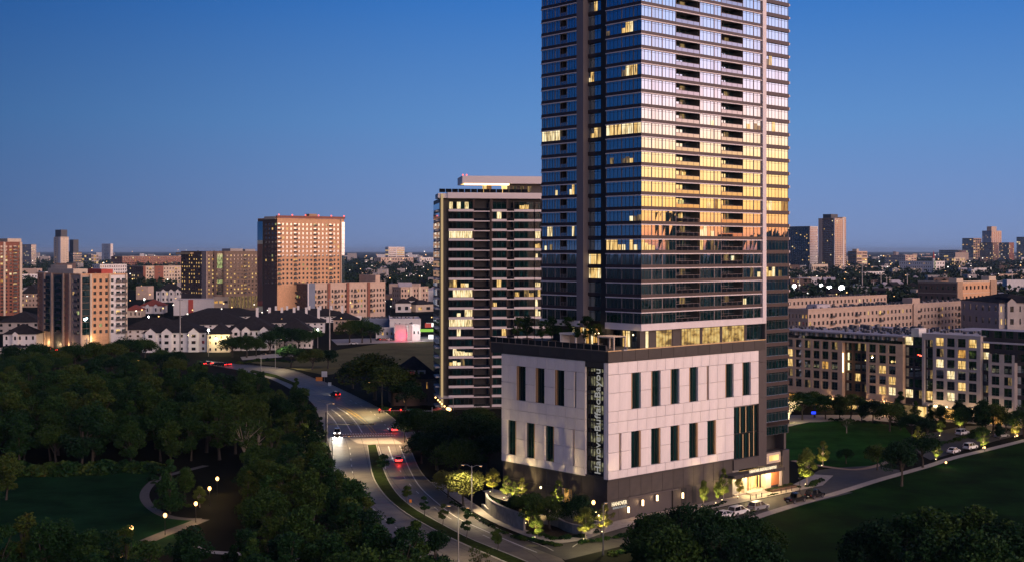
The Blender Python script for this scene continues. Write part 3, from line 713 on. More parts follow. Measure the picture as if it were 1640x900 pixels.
def balcony_mesh(w, h, seed, fm='mullion'):
    r = random.Random(seed); b = MB(); d = 2.3
    b.prism([(0, .3), (.16, .3), (.16, d + .05), (w - .16, d + .05), (w - .16, .3), (w, .3), (w, d + .2), (0, d + .2)], 0, h)
    back = MB(); n = 4
    for i in range(n):
        a, c = .16 + (w - .32) * i / n, .16 + (w - .32) * (i + 1) / n; back.q((a, d, 0), (c, d, 0), (c, d, h), (a, d, h), m=r.choice((0, 0, 1, 2)))
        back.box(a - .04, a + .04, d - .1, d - .01, 0, h, 3)
    back.box(.16, w - .16, d - .1, d - .01, h * .5, h * .5 + .06, 3)
    rail = MB().q((.05, .0, .05), (w - .05, .0, .05), (w - .05, .0, .72), (.05, .0, .72)); rail.box(.0, w, -.04, .04, .72, .78, 1)
    for i in range(5): rail.box(w * i / 4 - .02, w * i / 4 + .02, -.03, .03, 0, .72, 1)
    return b.mesh('balcony', 'module_dark'), back.mesh('balcony_door', ['glass_a', 'glass_b', 'lit_dim', fm]), rail.mesh('railing', ['glass_rail', fm])
BAL = {}
def put_balcony(key, face, x, y, z, w):
    s = rnd.randrange(3); k = (key, s)
    if k not in BAL: BAL[k] = balcony_mesh(w, gh, s * 5 + len(key))
    b, d, r = BAL[k]; o = obj('balcony', b, T, (x, y, z), rot if face == 'L' else 0); obj('balcony_door', d, o); obj('railing', r, o); return o
for k in range(NF):
    z = ZB + k * FH
    zs = z + gh
    obj('slab_edge', EDA, T, (0, 0, zs)); obj('spandrel', SPA, T, (0, 0, zs + FH * .07))
    obj('slab_edge', EDB, T, (0, 0, zs)); obj('spandrel', SPB, T, (0, 0, zs + FH * .07)); obj('spandrel', SPC, T, (0, 0, zs + FH * .04))
    obj('spandrel', SPS, T, (0, 0, zs + FH * .02)); obj('slab_edge', EDS, T, (0, 0, zs + FH * .1))
    g = lambda b: LIT.get((b, k))
    put_bay('A', 'R', xs[1027] + .05, .12, z, 10, xs[1083] - xs[1027], gh, lit=g('A'), heavy=(3, 6, 10))
    put_balcony('b1', 'R', xs[1086] - .5, .12, z, xs[1121] - xs[1086] + .5)
    put_bay('B', 'R', xs[1121] + .02, .12, z, 6, xs[1156] - xs[1121] - .05, gh, lit=g('B'), heavy=(0, 4, 6))
    put_balcony('b2', 'R', xs[1156] + .02, .12, z, xs[1190] - xs[1156] - .04)
    put_bay('C', 'R', xs[1190] + .02, .12, z, 5, xs[1219] - xs[1190], gh, lit=g('C'), heavy=(0, 3, 5))
    put_bay('S', 'R', xs[1228] + .1, .5, z, 7, xs[1265] - xs[1228] - .1, gh + .06, lit=g('S'), heavy=(0, 7))
    put_bay('L1', 'L', xT + .12, ys[970] - .02, z, 9, ys[970] - .05, gh, lit=g('L1'), heavy=(0, 4, 7), dark=1)
    put_bay('L2', 'L', xT + 1.6, ys[935] + .6, z, 5, ys[935] - ys[960] + .6, gh, lit=g('L2'), heavy=(0, 5), dark=1)
    put_bay('L3', 'L', xT + .12, ys[867] - .05, z, 7, ys[867] - ys[897] - .05, gh, lit=g('L3'), heavy=(0, 2, 5, 7), dark=1, litm='lit_white')
    put_balcony('b3', 'L', xT + .12, ys[897], z, ys[897] - ys[907])
    put_bay('L4', 'L', xT + .12, ys[907], z, 4, ys[907] - ys[924] - .05, gh, lit=g('L4'), heavy=(0, 4), dark=1)
def doorlight(px, k, dx, mat, face='R', w=.9):
    x = PF.X(px, 2); MB().box(x - w / 2, x + w / 2, 2.25, 2.36, .1, gh * .82).build('lit_door', mat, T, kind=None).location = (0, 0, ZB + k * FH)
doorlight(1116, 4, 0, 'tv_blue', w=.7); doorlight(1117, 6, 0, 'lit_warm'); doorlight(1177, 4, 0, 'lit_white', w=1.2); doorlight(1183, 4, 0, 'lit_green', w=.8)
doorlight(1093, 8, 0, 'lit_green', w=1.4); doorlight(1097, 10, 0, 'lit_warm', w=1.1); doorlight(1112, 13, 0, 'lit_green', w=.8); doorlight(1092, 7, 0, 'lit_warm', w=1)
# strip bay below, beside the podium
for k in range(1, 10):
    z = ZB - k * FH
    if z < 9.6: break
    obj('spandrel', SPS, T, (0, 0, z + gh + FH * .02))
    put_bay('S', 'R', xs[1228] + .1, .5, z, 7, xs[1265] - xs[1228] - .1, gh + .06, heavy=(0, 7))
zS = z + FH
slab('end_wall', 'metal_grey', xs[1226] + .1, xs[1265] - .1, .9, 27.5, zS - .05, ZB + NF * FH)
slab('spandrel', 'spandrel', xs[1226] + .1, xs[1265], .15, 1.0, zS - .85, zS - .02)
slab('end_frame', 'metal_grey', 49.07, xs[1228] + .08, .1, .85, 5.6, ZB - 1.4)
MB().box(56.9, 57.7, .9, 27.4, .0, 118).build('far_wall', 'metal_grey', T)
MB().box(49.2, 56.8, 3.2, 27.4, .0, FT).build('podium_wall', 'dark', T)
# white frame: bottom bands, piers
lpath(36.4, 37.70, .2).build('frame_band', 'slab_white', T)
MB().box(xT - .2, xT + 1, ys[924] - .9, ys[867] + .3, 36.5, 37.70).build('frame_band', 'slab_white', T)
slab('frame_band', 'slab_white', xs[1219] + .35, xs[1226] + .05, -.2, .8, 36.4, 37.70)
slab('frame_pier', 'slab_white', xs[1219] + .32, xs[1226] + .05, -.22, .8, 37.72, ZB + NF * FH)
slab('frame_pier', 'pier_grey', xT - .12, xT + 1.6, ys[935] + .05, ys[924], 36.5, ZB + NF * FH)
slab('side_pier', 'dark', xT + .3, xT + 1.2, ys[970] + .05, ys[960] - .1, 33, ZB + NF * FH)
slab('soffit_panel', 'fascia', xT + .8, 47.3, .8, ys[970], 36.2, 36.38)
slab('soffit_panel', 'fascia', xT + .8, 20, ys[924] - .8, ys[867] + .2, 36.3, 36.48)
MB().box(xT, 57.8, -.1, ys[867], ZB + NF * FH + .02, ZB + NF * FH + 1.4).build('roof', 'spandrel', T)
# amenity floor: lit rooms behind glass, dark columns
zA = FT + .05
def arooms(px0, px1, lit, n=4, litm='lit_warm'):
    a, b = PF.X(px0, 1.0), PF.X(px1, 1.0)
    put_bay('am%d' % px0, 'R', a, 1.0, zA, n, b - a, 36.3 - zA, lit=lit, heavy=(0, n), litm=litm)
arooms(1033, 1039, 'all', 1, 'lit_white'); arooms(1050, 1076, 'all', 5, 'lit_room'); arooms(1091, 1121, 'all', 6, 'lit_room'); arooms(1124, 1153, 'all', 6, 'lit_room'); arooms(1156, 1192, 'all', 7, 'lit_room'); arooms(1195, 1224, None, 5)
for a, b in ((1027.5, 1032.5), (1039.5, 1049.5), (1077, 1090), (1121.5, 1123.5), (1153.5, 1155.5), (1192.5, 1194.5)):
    slab('column', 'module_dark', PF.X(a, .9), PF.X(b, .9), .85, 2.2, zA, 36.38)
for a, b, l in ((1026, 1012, None), (1010, 997, 'all'), (996, 975, None), (958, 946, 'all'), (944, 928, 'all'), (926, 915, 'all')):
    yb, ya = PF.Y(a, xT + 2.0), PF.Y(b, xT + 2.0)
    put_bay('al%d' % a, 'L', xT + 2.0, ya, zA, 3, ya - yb, 36.2 - zA, lit=l, heavy=(0, 3), litm='lit_amber' if a < 960 else 'lit_warm')
slab('column', 'module_dark', xT + .1, xT + 1.0, ys[970] - 1.2, ys[970] - .2, zA, 36.38); slab('column', 'module_dark', xT + .2, xT + 1.0, .5, 1.4, zA, 36.38)
slab('column', 'module_dark', xT + .2, xT + 1.0, ys[924], ys[924] + 1, zA, 36.48)
# entrance canopy and lobby
cx0, cx1 = PF.X(1176, -2.6), PF.X(1256, -2.6)
slab('canopy', 'module_dark', cx0, cx1, -2.6, .25, 4.55, 5.25)
for i in range(6): slab('canopy_fin', 'black_metal', cx0 + (cx1 - cx0) * i / 5 - .05, cx0 + (cx1 - cx0) * i / 5 + .05, -2.66, -2.6, 4.5, 5.3)
lx0, lx1 = PF.X(1176.5, .3), PF.X(1228, .3)
MB().box(lx0, lx1, 3.0, 3.1, .5, 4.5).build('lobby_wall', 'lit_lobby', T)  # back wall glows itself to show a lit lobby
for i in range(9):
    x = lx0 + (lx1 - lx0) * i / 8; slab('mullion', 'black_metal' if i in (0, 3, 4) else 'brass', x - .06, x + .06, 1.3, 1.5, .5, 4.5)
slab('door', 'wood', lx0 + (lx1 - lx0) * .52, lx0 + (lx1 - lx0) * .545, 1.25, 1.35, .5, 4.5)
slab('lobby_pier', 'stucco_cream', lx0 + (lx1 - lx0) * .30, lx0 + (lx1 - lx0) * .38, .3, 1.2, .5, 4.5); slab('lobby_pier', 'stucco_cream', lx1 - .5, lx1 + .4, .2, 1.4, .13, 4.5)
slab('wall_panel', 'stucco_cream', PF.X(1229, .4), PF.X(1234.5, .4), .35, .8, .13, 4.5); slab('wall_panel', 'wood', PF.X(1235, .4), PF.X(1247.5, .4), .4, .8, .9, 4.5)
slab('wall_panel', 'stucco_cream', PF.X(1248, .4), PF.X(1252, .4), .35, .8, .13, 4.5); slab('end_column', 'metal_grey', PF.X(1253, .2), 57.8, .12, 1.1, .13, 8.2)
slab('base_wall', 'module_dark', lx1 + .4, 57.6, .85, 3.1, .13, 8.2)
slab('lit_niche', 'lit_lobby', PF.X(1233, .4), PF.X(1248, .4), .5, .7, 6.2, 7.4); slab('niche_frame', 'stucco_cream', PF.X(1229, .4), PF.X(1251, .4), .55, .8, 5.7, 7.9)
for i in range(3): slab('step', 'paving', PF.X(1196), PF.X(1221), -1.6 + i * .45, .2, .13 + i * .13, .13 + (i + 1) * .13 - .002 * 0)
slab('lobby_floor', 'paving', lx0, lx1, .25, 3.0, .13, .5)
for f in (.15, .5, .85): point('light', (lx0 + (lx1 - lx0) * f, -.9, 4.2), 1250, (1, .74, .34), .4, T)
for f in (.25, .7): point('light', (lx0 + (lx1 - lx0) * f, 2.2, 3.9), 700, (1, .74, .36), .4, T)
point('light', (PF.X(1241, -1), -1.0, 3.6), 800, (1, .6, .28), .3, T)
wsx0, wsx1 = PF.X(1200.5, -2.5), PF.X(1243, -2.5)
wsign('HANOVER BUFFALO BAYOU', .66, wsx0, -2.5, 5.27, wsx1 - wsx0, 'letters', 'glowing building name standing on the dark entrance canopy', .06)
# terrace
TP = lambda px, x: PF.w(x, PF.Y(px, x))
rl = MB()
for i in range(17):
    a, b = .8 + 2.0 * i, .8 + 2.0 * (i + 1) - .06
    rl2 = MB().q((.25, a, FT + .12), (.25, b, FT + .12), (.25, b, FT + 1.15), (.25, a, FT + 1.15)); rl2.box(.21, .29, a - .03, a + .03, FT + .12, FT + 1.15, 1); rl2.box(.21, .29, a, b, FT + 1.15, FT + 1.2, 1)
    rl2.build('railing_panel', ['glass_rail', 'mullion'], T)
def planter_tree(px, x, h, label):
    p = TP(px, x); pt = thing('planter', 'square planter holding the ' + label, 'planter', (p[0], p[1], FT + .07), PF.a)
    MB().box(-.7, .7, -.7, .7, 0, .7).build('tub', 'module_dark', pt); MB().box(-.62, .62, -.62, .62, .7, .72).build('soil', 'mulch', pt)
    tree('ragged', p, h, label, 'small trees on the roof terrace', 1.05, FT + .75)
planter_tree(829, 5, 4.6, 'leftmost small tree on the roof terrace'); planter_tree(844, 7, 5, 'second small tree on the roof terrace from the left')
planter_tree(869, 4, 4.2, 'low round tree on the terrace beside the orange lounge'); planter_tree(884, 7, 5, 'small tree on the terrace behind the white cabana')
planter_tree(906, 8, 5, 'dark tree on the terrace against the lit lounge'); planter_tree(936, 5, 5.6, 'bushiest tree on the terrace next to the pergola'); planter_tree(958, 8.0, 4, 'small tree on the terrace under the string of bulbs')
def pergola(px, x, w, d, h, label, white):
    p = TP(px, x); t = thing('pergola' if not white else 'cabana', label, 'pergola' if not white else 'cabana', (p[0], p[1], FT + .07), PF.a)
    m = 'stucco_white' if white else 'stucco_cream'
    for a in (0, d):
        for b in (0, w): MB().box(a - .12, a + .12, b - .12, b + .12, 0, h).build('post', m, t)
    if white:
        MB().box(-.25, d + .25, -.25, w + .25, h, h + .3).build('roof', m, t); MB().box(d - .1, d, .15, w - .15, 0, h).build('back_wall', 'stucco_pink', t); MB().box(.2, d - .2, w - .25, w - .12, 0, h).build('side_wall', m, t)
        MB().box(.7, d - .2, .5, w - .6, 0, .5).build('bench', 'cloth_pale', t)
    else:
        for i in range(9): MB().box(-.2, d + .2, w * i / 8 - .05, w * i / 8 + .05, h, h + .16).build('slat', m, t)
        for a in (0, d): MB().box(a - .1, a + .1, -.2, w + .2, h - .2, h - .01).build('beam', m, t)
pergola(922, 4.2, 4.3, 2.6, 2.3, 'white boxed cabana with a bench on the roof terrace', True)
pergola(983, 2.8, 4.2, 3.2, 2.5, 'open slatted pergola near the terrace corner', False)
def lounge(px, x, label, mat):
    p = TP(px, x); t = thing('lounge_chair', label, 'chair', (p[0], p[1], FT + .07), PF.a + rnd.uniform(-.5, .5))
    MB().box(-.4, .4, -.4, .4, .18, .42).build('seat', mat, t); MB().box(.3, .42, -.4, .4, .42, .85).build('backrest', mat, t)
    for a in (-.35, .35):
        for b in (-.35, .35): MB().box(a - .03, a + .03, b - .03, b + .03, 0, .18).build('leg', 'black_metal', t)
for px, x, l, m in ((816, 3, 'dark lounge chair nearest the left end of the terrace', 'module_dark'), (823, 3.6, 'pale lounge chair under the leftmost terrace tree', 'cloth_pale'), (838, 2.2, 'orange cushioned chair by the small fire lamp', 'cloth_red'),
                    (846, 3, 'orange lounge chair beside the round terrace tree', 'cloth_red'), (866, 2.4, 'pale lounge chair lit from below on the terrace', 'cloth_pale'), (876, 2.6, 'second pale lounge chair lit on the terrace', 'cloth_pale'),
                    (912, 2.4, 'dark lounge chair in front of the white cabana', 'module_dark'), (944, 2.2, 'pale lounge chair left of the pergola', 'cloth_pale'), (950, 2.0, 'dark lounge chair touching the pergola shade', 'module_dark'), (1000, 2.2, 'pale chair between pergola and tower corner', 'cloth_pale')):
    lounge(px, x, l, m)
def bulb(px, x, z, label, w=30, r=.16, mat='lamp_soft', col=(1, .66, .3)):
    p = TP(px, x); t = thing('terrace_lamp', label, 'lamp', (p[0], p[1], FT + .07), 0)
    MB().tube([(0, 0, 0), (0, 0, z)], .03).build('post', 'black_metal', t); MB().ball((0, 0, z + r), r).build('bulb', mat, t); point('light', (0, 0, z + r + .35), w, col, .15, t)
bulb(842, 1.4, .5, 'low fire lamp at the left of the terrace railing'); bulb(888, 1.2, .6, 'bright low lamp at the terrace railing below the cabana', 20, .2)
bulb(953, 8.2, 2.4, 'bright globe lamp on the terrace above the seating', 25, .2); bulb(959, 8.0, 2.5, 'globe lamp beside the brightest terrace globe', 12); bulb(946, 8.4, 2.6, 'left globe lamp of the three on the terrace', 12); bulb(1014, 8.2, 2.6, 'lamp by the lit room at the tower corner', 14)
bulb(897, 8.2, 2.0, 'terrace lamp behind the white cabana', 12)
# ------------------------------------------------------------------ the city
def block(name, label, cat, pxc, base, pxR, pxL, top, wall='brick_tan', rows=8, nR=8, nL=6, fw=.5, fh=.5, z0=None, lit=.12, gl='glass_far', litm=('lit_far', 'lit_amber', 'lit_white'),
          wallL=None, band=None, group=None, deg=GRID, roof='roof_dark', units=0, parapet=.8, dep=.35, top_frac=.97, frames=False, piersR=(), piersL=(), mech=None, depthL=None, split={}, balR=(), balL=()):
    fr = Frame(G(pxc, base), deg); a = fr.X(pxR); b = depthL or fr.Y(pxL); h = fr.Z(top)
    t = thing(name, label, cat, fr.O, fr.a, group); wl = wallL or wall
    z0 = h * .03 if z0 is None else z0; fl = (h * top_frac - z0) / rows
    wn = MB(); fm = MB()
    for face, L, n, m, bal in (('R', a, nR, wall, balR), ('L', b, nL, wl, balL)):
        fc = faceR(0) if face == 'R' else faceL(0); ops = []
        if n:
            cw = L / n
            for j in range(rows):
                for i in range(n):
                    wd = fw * (1.5 if i in bal else 1); u0 = cw * (i + .5 - wd / 2); u1 = cw * (i + .5 + wd / 2); v0 = z0 + fl * (j + (1 - fh) * .55); v1 = v0 + fl * fh
                    ops.append((round(u0, 3), round(u1, 3), round(v0, 3), round(v1, 3)))
                    k = 0 if rnd.random() > lit else rnd.choice((1, 1, 2, 3))
                    wn.q(fc(u0, v0, dep * .9), fc(u1, v0, dep * .9), fc(u1, v1, dep * .9), fc(u0, v1, dep * .9), m=k)
                    if i in bal:
                        z = v0 - fl * .1
                        if face == 'R': fm.box(u0 - .2, u1 + .2, -1.2, 0, z, z + .2); fm.box(u0 - .2, u1 + .2, -1.25, -1.15, z + .2, z + 1.2)
                        else: fm.box(-1.2, 0, u0 - .2, u1 + .2, z, z + .2); fm.box(-1.25, -1.15, u0 - .2, u1 + .2, z + .2, z + 1.2)
                    elif frames:
                        um = (u0 + u1) / 2
                        if face == 'R': fm.box(um - .06, um + .06, dep * .6, dep * .88, v0, v1)
                        else: fm.box(dep * .6, dep * .88, um - .06, um + .06, v0, v1)
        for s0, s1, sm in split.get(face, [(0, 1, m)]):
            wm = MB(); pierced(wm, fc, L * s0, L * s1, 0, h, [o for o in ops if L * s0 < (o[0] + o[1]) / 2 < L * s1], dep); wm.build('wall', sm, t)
    MB().q((a, 0, 0), (a, b, 0), (a, b, h), (a, 0, h)).q((0, b, 0), (a, b, 0), (a, b, h), (0, b, h)).build('rear_wall', wall, t)
    MB().q((0, 0, h - .3), (a, 0, h - .3), (a, b, h - .3), (0, b, h - .3)).build('roof', roof, t)
    if wn.f: wn.build('window_glass', [gl, *litm], t, kind='stuff')
    if fm.f: fm.build('balcony_rail' if (balR or balL) else 'window_bar', 'metal_grey', t, kind='stuff')
    p = MB()
    p.box(-.25, a, -.25, .3, h, h + parapet); p.box(-.25, .3, .32, b, h, h + parapet); p.build('parapet', band or wall, t)
    if band:
        m = MB()
        for j in range(rows + 1): z = z0 + fl * j - .15; m.box(-.14, a, -.14, -.003, z, z + .35); m.box(-.14, -.003, 0, b, z, z + .35)
        m.build('floor_band', band, t, kind='stuff')
    for f, mat in piersR:
        f0, f1 = f; MB().box(a * f0, a * f1, -.9, -.003, 0, h + .6).build('pier', mat, t)
    for f, mat in piersL:
        f0, f1 = f; MB().box(-.9, -.003, b * f0, b * f1, 0, h + .6).build('pier', mat, t)
    if mech:
        for (f0, f1, g0, g1, hh, mat) in mech: MB().box(a * f0, a * f1, b * g0, b * g1, h - .2, h + hh).build('roof_house', mat, t)
    if units:
        u = MB()
        for _ in range(units):
            x = rnd.uniform(.08, .9) * a; y = rnd.uniform(.08, .9) * b; q = rnd.uniform(.6, 1.3); u.box(x, x + q, y, y + q, h - .25, h + rnd.uniform(.7, 1.6))
        u.build('roof_equipment', 'roof_unit', t, kind='stuff')
    t['dims'] = (a, b, h)
    return t, fr, a, b, h
def hip(mb, x0, x1, y0, y1, ze, zr, o=.6, gable=False):
    x0 -= o; x1 += o; y0 -= o; y1 += o; w = x1 - x0; d = y1 - y0
    if w >= d:
        i = 0 if gable else d / 2; A, B = (x0 + i, (y0 + y1) / 2, zr), (x1 - i, (y0 + y1) / 2, zr)
        mb.q((x0, y0, ze), (x1, y0, ze), B, A).q((x1, y1, ze), (x0, y1, ze), A, B).q((x0, y1, ze), (x0, y0, ze), A).q((x1, y0, ze), (x1, y1, ze), B)
    else:
        i = 0 if gable else w / 2; A, B = ((x0 + x1) / 2, y0 + i, zr), ((x0 + x1) / 2, y1 - i, zr)
        mb.q((x0, y0, ze), (x0, y1, ze), B, A).q((x1, y1, ze), (x1, y0, ze), A, B).q((x0, y0, ze), (x1, y0, ze), A).q((x1, y1, ze), (x0, y1, ze), B)
    mb.q((x0, y0, ze), (x1, y0, ze), (x1, y1, ze), (x0, y1, ze)); return mb
# ---- pale banded tower behind, seen nearly square on
MF = Frame(G(718, 656), 8.5)
MT = thing('apartment_tower', 'banded mid-rise apartment tower with glowing roof canopy, left of the tall tower', 'high-rise', MF.O, MF.a)
def mslab(name, mat, x0, x1, y0, y1, z0, z1): return slab(name, mat, x0, x1, y0, y1, z0, z1, MT)
mx = lambda p: MF.X(p)
mtop = MF.Z(318); MFH = (mtop) / 21.6; mW = mx(905); mD = 26
MB().box(.2, mW, 1.6, mD, 0, mtop).build('core_wall', 'dark', MT)
mlit = {(0, 20): 1, (2, 20): 0, (0, 17): 'all', (0, 12): 1, (0, 11): 'all', (0, 9): 1, (0, 8): 'all', (0, 5): 'all', (0, 4): 1, (2, 12): 1, (2, 10): 1, (2, 7): 1, (4, 17): 'all', (4, 16): 'all', (4, 15): 1, (4, 12): 'all', (4, 9): 'all', (4, 11): 1, (2, 19): 1, (1, 8): 1, (3, 20): 1, (3, 11): 1}
mcols = [(719, 757, 'w'), (759, 784, 'b'), (788, 811, 'w'), (812, 823, 'b'), (824, 855, 'w'), (857, 866, 'w'), (868, 900, 'w')]
BM = {}
for k in range(21):
    z = .8 + k * MFH
    ci = -1
    for px0, px1, ty in mcols:
        ci += 1; a, b = mx(px0), mx(px1); w = b - a; key = (ci, mlit.get(([0, 9, 1, 8, 2, 4, 7][ci] if False else {0: 0, 1: 1, 2: 2, 3: 9, 4: 3, 5: 4, 6: 8}[ci], k)))
        L = key[1]; n = max(2, int(w / 1.3)); lit_ = None
        if L == 'all': lit_ = 'all' if k in (17, 8) and ci == 0 else set(range(1 if n > 4 else 0, n))
        elif L == 1: lit_ = set(rnd.sample(range(n), max(1, n // 2)))
        elif rnd.random() < .06: lit_ = {rnd.randrange(n)}
        if ty == 'w':
            mk_ = (ci, rnd.randrange(3)) if not lit_ else (ci, k, 'l')
            if mk_ not in BM: BM[mk_] = bay(n, w, MFH * .73, lit=lit_, seed=k * 7 + ci, heavy=(0, n), dark=1, litm='lit_white' if rnd.random() < .5 else 'lit_warm', gm=('glass_pod', 'glass_mid', 'glass_mid'), fmat='black_metal')
            g, f = BM[mk_]; o = obj('window', g, MT, (a, .25, z + MFH * .255)); obj('mullion', f, o)
            mslab('floor_band', 'slab_white', a - .1, b + (.1 if ci != 0 else .3), -.35, .3, z, z + MFH * .24)
        else:
            bm = (ci, 'b', rnd.randrange(2))
            if bm not in BM: BM[bm] = balcony_mesh(w, MFH * .9, k, 'black_metal')
            b_, d_, r_ = BM[bm]; o = obj('balcony', b_, MT, (a, -.25, z + MFH * .1)); obj('balcony_door', d_, o); obj('railing', r_, o)
            mslab('floor_band', 'slab_white', a - .05, b + .05, -.3, .3, z - .06, z + MFH * .08)
for px in (757.5, 785, 811.2): mslab('pier', 'pier_brown', mx(px), mx(px) + (.5 if px != 785 else .9), -.12, .6, .8, mtop)
mslab('roof_band', 'slab_white', -.3, mW, -.6, mD, mtop, mtop + 1.9)
mslab('base_wall', 'stone', .1, mW, .6, 1.6, 0, .8)
# left return with stub balconies and a fin whose material glows in place of an uplight
MB().box(-2.6, .18, 1.2, mD, 0, mtop + .02).build('side_wall', 'module_dark', MT)
for k in range(21):
    z = .8 + k * MFH; mslab('side_balcony', 'slab_white', -4.0, -.02, 2.0, 9, z, z + .55); mslab('side_window', 'glass_b', -2.75, -2.62, 2.2, mD - 1, z + .9, z + MFH - .3)
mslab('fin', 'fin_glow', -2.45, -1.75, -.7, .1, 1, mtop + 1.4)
mslab('corner_roof', 'slab_white', -3.4, -.32, -.3, 10, mtop + .1, mtop + 1.6)
for i in range(14):
    x = -3 + i * 2.1; mslab('railing_panel', 'glass_rail', x, x + 1.95, -.3, -.25, mtop + 1.92, mtop + 3.1)
zc0, zc1 = MF.Z(294), MF.Z(282)
c0 = mx(740)
mslab('roof_canopy', 'slab_white', c0, mW, -1.0, 14, zc0, zc1)
mslab('canopy_light', 'led', c0 + .6, mx(815), -.9, -.2, zc0 - .55, zc0 - .02)
mslab('canopy_soffit', 'lit_lobby', c0 + .5, mx(815), .2, 8, zc0 - .12, zc0 - .02)  # soffit glows itself in place of light thrown on it
mslab('penthouse_wall', 'module_dark', mx(817), mW - .2, 1.4, 13, mtop + 1.9, zc0)
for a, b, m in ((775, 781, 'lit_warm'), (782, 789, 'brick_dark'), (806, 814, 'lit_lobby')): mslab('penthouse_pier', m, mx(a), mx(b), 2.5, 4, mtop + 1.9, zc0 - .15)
for a in (822, 834, 846): mslab('penthouse_window', 'lit_dim', mx(a), mx(a + 6), 1.3, 1.38, mtop + 2.2, mtop + 4.2)
for px in (741, 747): 
    o = MB().ball((0, 0, 0), .25).build('aviation_light', 'aviation', MT); o.location = (mx(px), -.6, zc1 + .3)
# ---- left side buildings
Z = block('brick_tower', 'red brick apartment tower cut by the left picture edge', 'high-rise', -45, 507, 35, -90, 389, 'brick_red', 20, 11, 4, .52, .55, lit=.22, band=None, frames=True, balR=(1, 5, 9), piersR=(((.0, .04), 'stucco_cream'), ((.30, .34), 'stucco_cream'), ((.62, .66), 'stucco_cream'), ((.95, 1.0), 'stucco_cream')), mech=((.1, .5, .1, .5, 4, 'far_dark'), (.72, 1, .02, .5, 3.5, 'stucco_cream')))
block('office_tower', 'grey slab block rising just behind the red brick tower', 'office block', 50, 430, 58, 32, 392, 'stucco_grey', 12, 6, 9, .7, .5, lit=.15, band='far_pale')
block('beige_tower', 'tall beige tower with dark rooftop plant on the left skyline', 'high-rise', 97.5, 430, 110, 86, 380, 'stucco_cream', 16, 5, 2, .35, .45, lit=.06, piersL=(((.0, .3), 'stucco_white'),), mech=((.1, .9, .1, .9, 22, 'far_dark'),))
block('glass_office', 'dark glass office with a dish-topped mast on the left skyline', 'office block', 117, 428, 131, 107, 404, 'far_dark', 6, 7, 6, .8, .6, lit=.10, mech=((.3, .5, .3, .5, 25, 'far_dark'), (.1, .7, .1, .7, 40, 'far_dark')))
block('shop_block', 'low lit block with a bright white front beside the glass office', 'shop', 146, 424, 158, 131, 408, 'stucco_grey', 3, 3, 4, .8, .6, lit=.5)
block('white_tower', 'slim white tower with a glowing lower face on the left skyline', 'high-rise', 177, 420, 181, 163, 391, 'stucco_white', 12, 2, 1, .5, .4, lit=.05, wallL='stucco_white')
block('brick_apartments', 'long low red brick block on the horizon, left', 'apartments', 196, 428, 292, 178, 411, 'brick_red', 4, 26, 6, .45, .5, lit=.12, band='stucco_cream')
block('white_apartments', 'pale four storey block behind the piered midrise', 'apartments', 160, 446, 203, 148, 424, 'stucco_white', 4, 12, 4, .5, .5, lit=.12, frames=True)
block('striped_apartments', 'pale and brick striped block between the midrise and the brown block', 'apartments', 229, 457, 293, 204, 427, 'stucco_cream', 5, 14, 8, .42, .5, lit=.2, wallL='brick_dark', piersR=(((.0, .06), 'brick_red'), ((.28, .5), 'brick_red')), balR=(2, 5, 11))  # left wall darkened to a brick tone for its shaded side
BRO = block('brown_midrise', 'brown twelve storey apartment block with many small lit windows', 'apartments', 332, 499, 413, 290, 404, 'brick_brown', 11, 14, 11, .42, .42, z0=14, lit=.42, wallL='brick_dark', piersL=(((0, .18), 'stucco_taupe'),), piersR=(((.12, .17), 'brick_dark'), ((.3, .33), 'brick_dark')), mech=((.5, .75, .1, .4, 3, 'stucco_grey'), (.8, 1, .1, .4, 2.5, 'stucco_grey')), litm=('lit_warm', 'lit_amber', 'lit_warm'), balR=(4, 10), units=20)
t_, fr_, a_, b_, h_ = BRO
st = MB(); 
for j in range(11): z = 14 + (h_ * .97 - 14) / 11 * j; st.q((a_ * .19, -.2, z + .4), (a_ * .29, -.2, z + .4), (a_ * .29, -.2, z + 3.4), (a_ * .19, -.2, z + 3.4), m=0 if j > 6 or j == 3 else 1)
st.build('stair_glazing', ['lit_green', 'glass_far'], t_)
ls = MB()
for i in range(12): x = a_ * (.18 + .07 * i); ls.box(x, x + a_ * .045, -.25, -.15, 2, 12.5, 0)
ls.build('lobby_glazing', 'lit_dim', t_, kind='stuff')
MB().box(-3, 5, a_ * .5, b_ + 4, h_ - 2, h_ - .4).build('lit_eave', 'brass', t_)
OR = block('orange_highrise', 'tall orange brick high-rise glowing in the sunset, left of centre', 'high-rise', 444, 512, 551, 413, 351, 'brick_orange', 14, 17, 6, .46, .50, z0=26, lit=.05, wallL='brick_dark', gl='glass_c', balR=(0, 4, 9, 13), band=None, frames=True, mech=((.50, .62, .1, .3, 4.5, 'brick_tan'), (-.02, .06, .05, .6, 2, 'stucco_cream')), piersR=(((.945, .955), 'stucco_pink'),), litm=('lit_warm', 'lit_green', 'lit_warm'))  # dark left wall: the unlit side put into the brick colour
t_, fr_, a_, b_, h_ = OR
gl_ = MB()
for j in range(14):
    z = 26 + (h_ * .97 - 26) / 14 * j; gl_.box(a_ * .96, a_ + .2, -.5, -.02, z + .5, z + 4.2); 
gl_.build('corner_glazing', 'glass_c', t_); 
gl_ = MB()
for j in range(20): z = 3 + (h_ * .94) / 20 * j; gl_.box(-.5, -.02, b_ * .72, b_, z, z + 3.6)
gl_.build('corner_glazing', 'glass_b', t_)
MB().box(-1, a_ + .4, -1, .2, h_ + .9, h_ + 2.6).build('cornice', 'brick_red', t_)
for i in range(6):
    o = MB().ball((a_ * (.02 + .195 * i), -.4, h_ + 3.2), .55).build('aviation_light', 'aviation', t_)
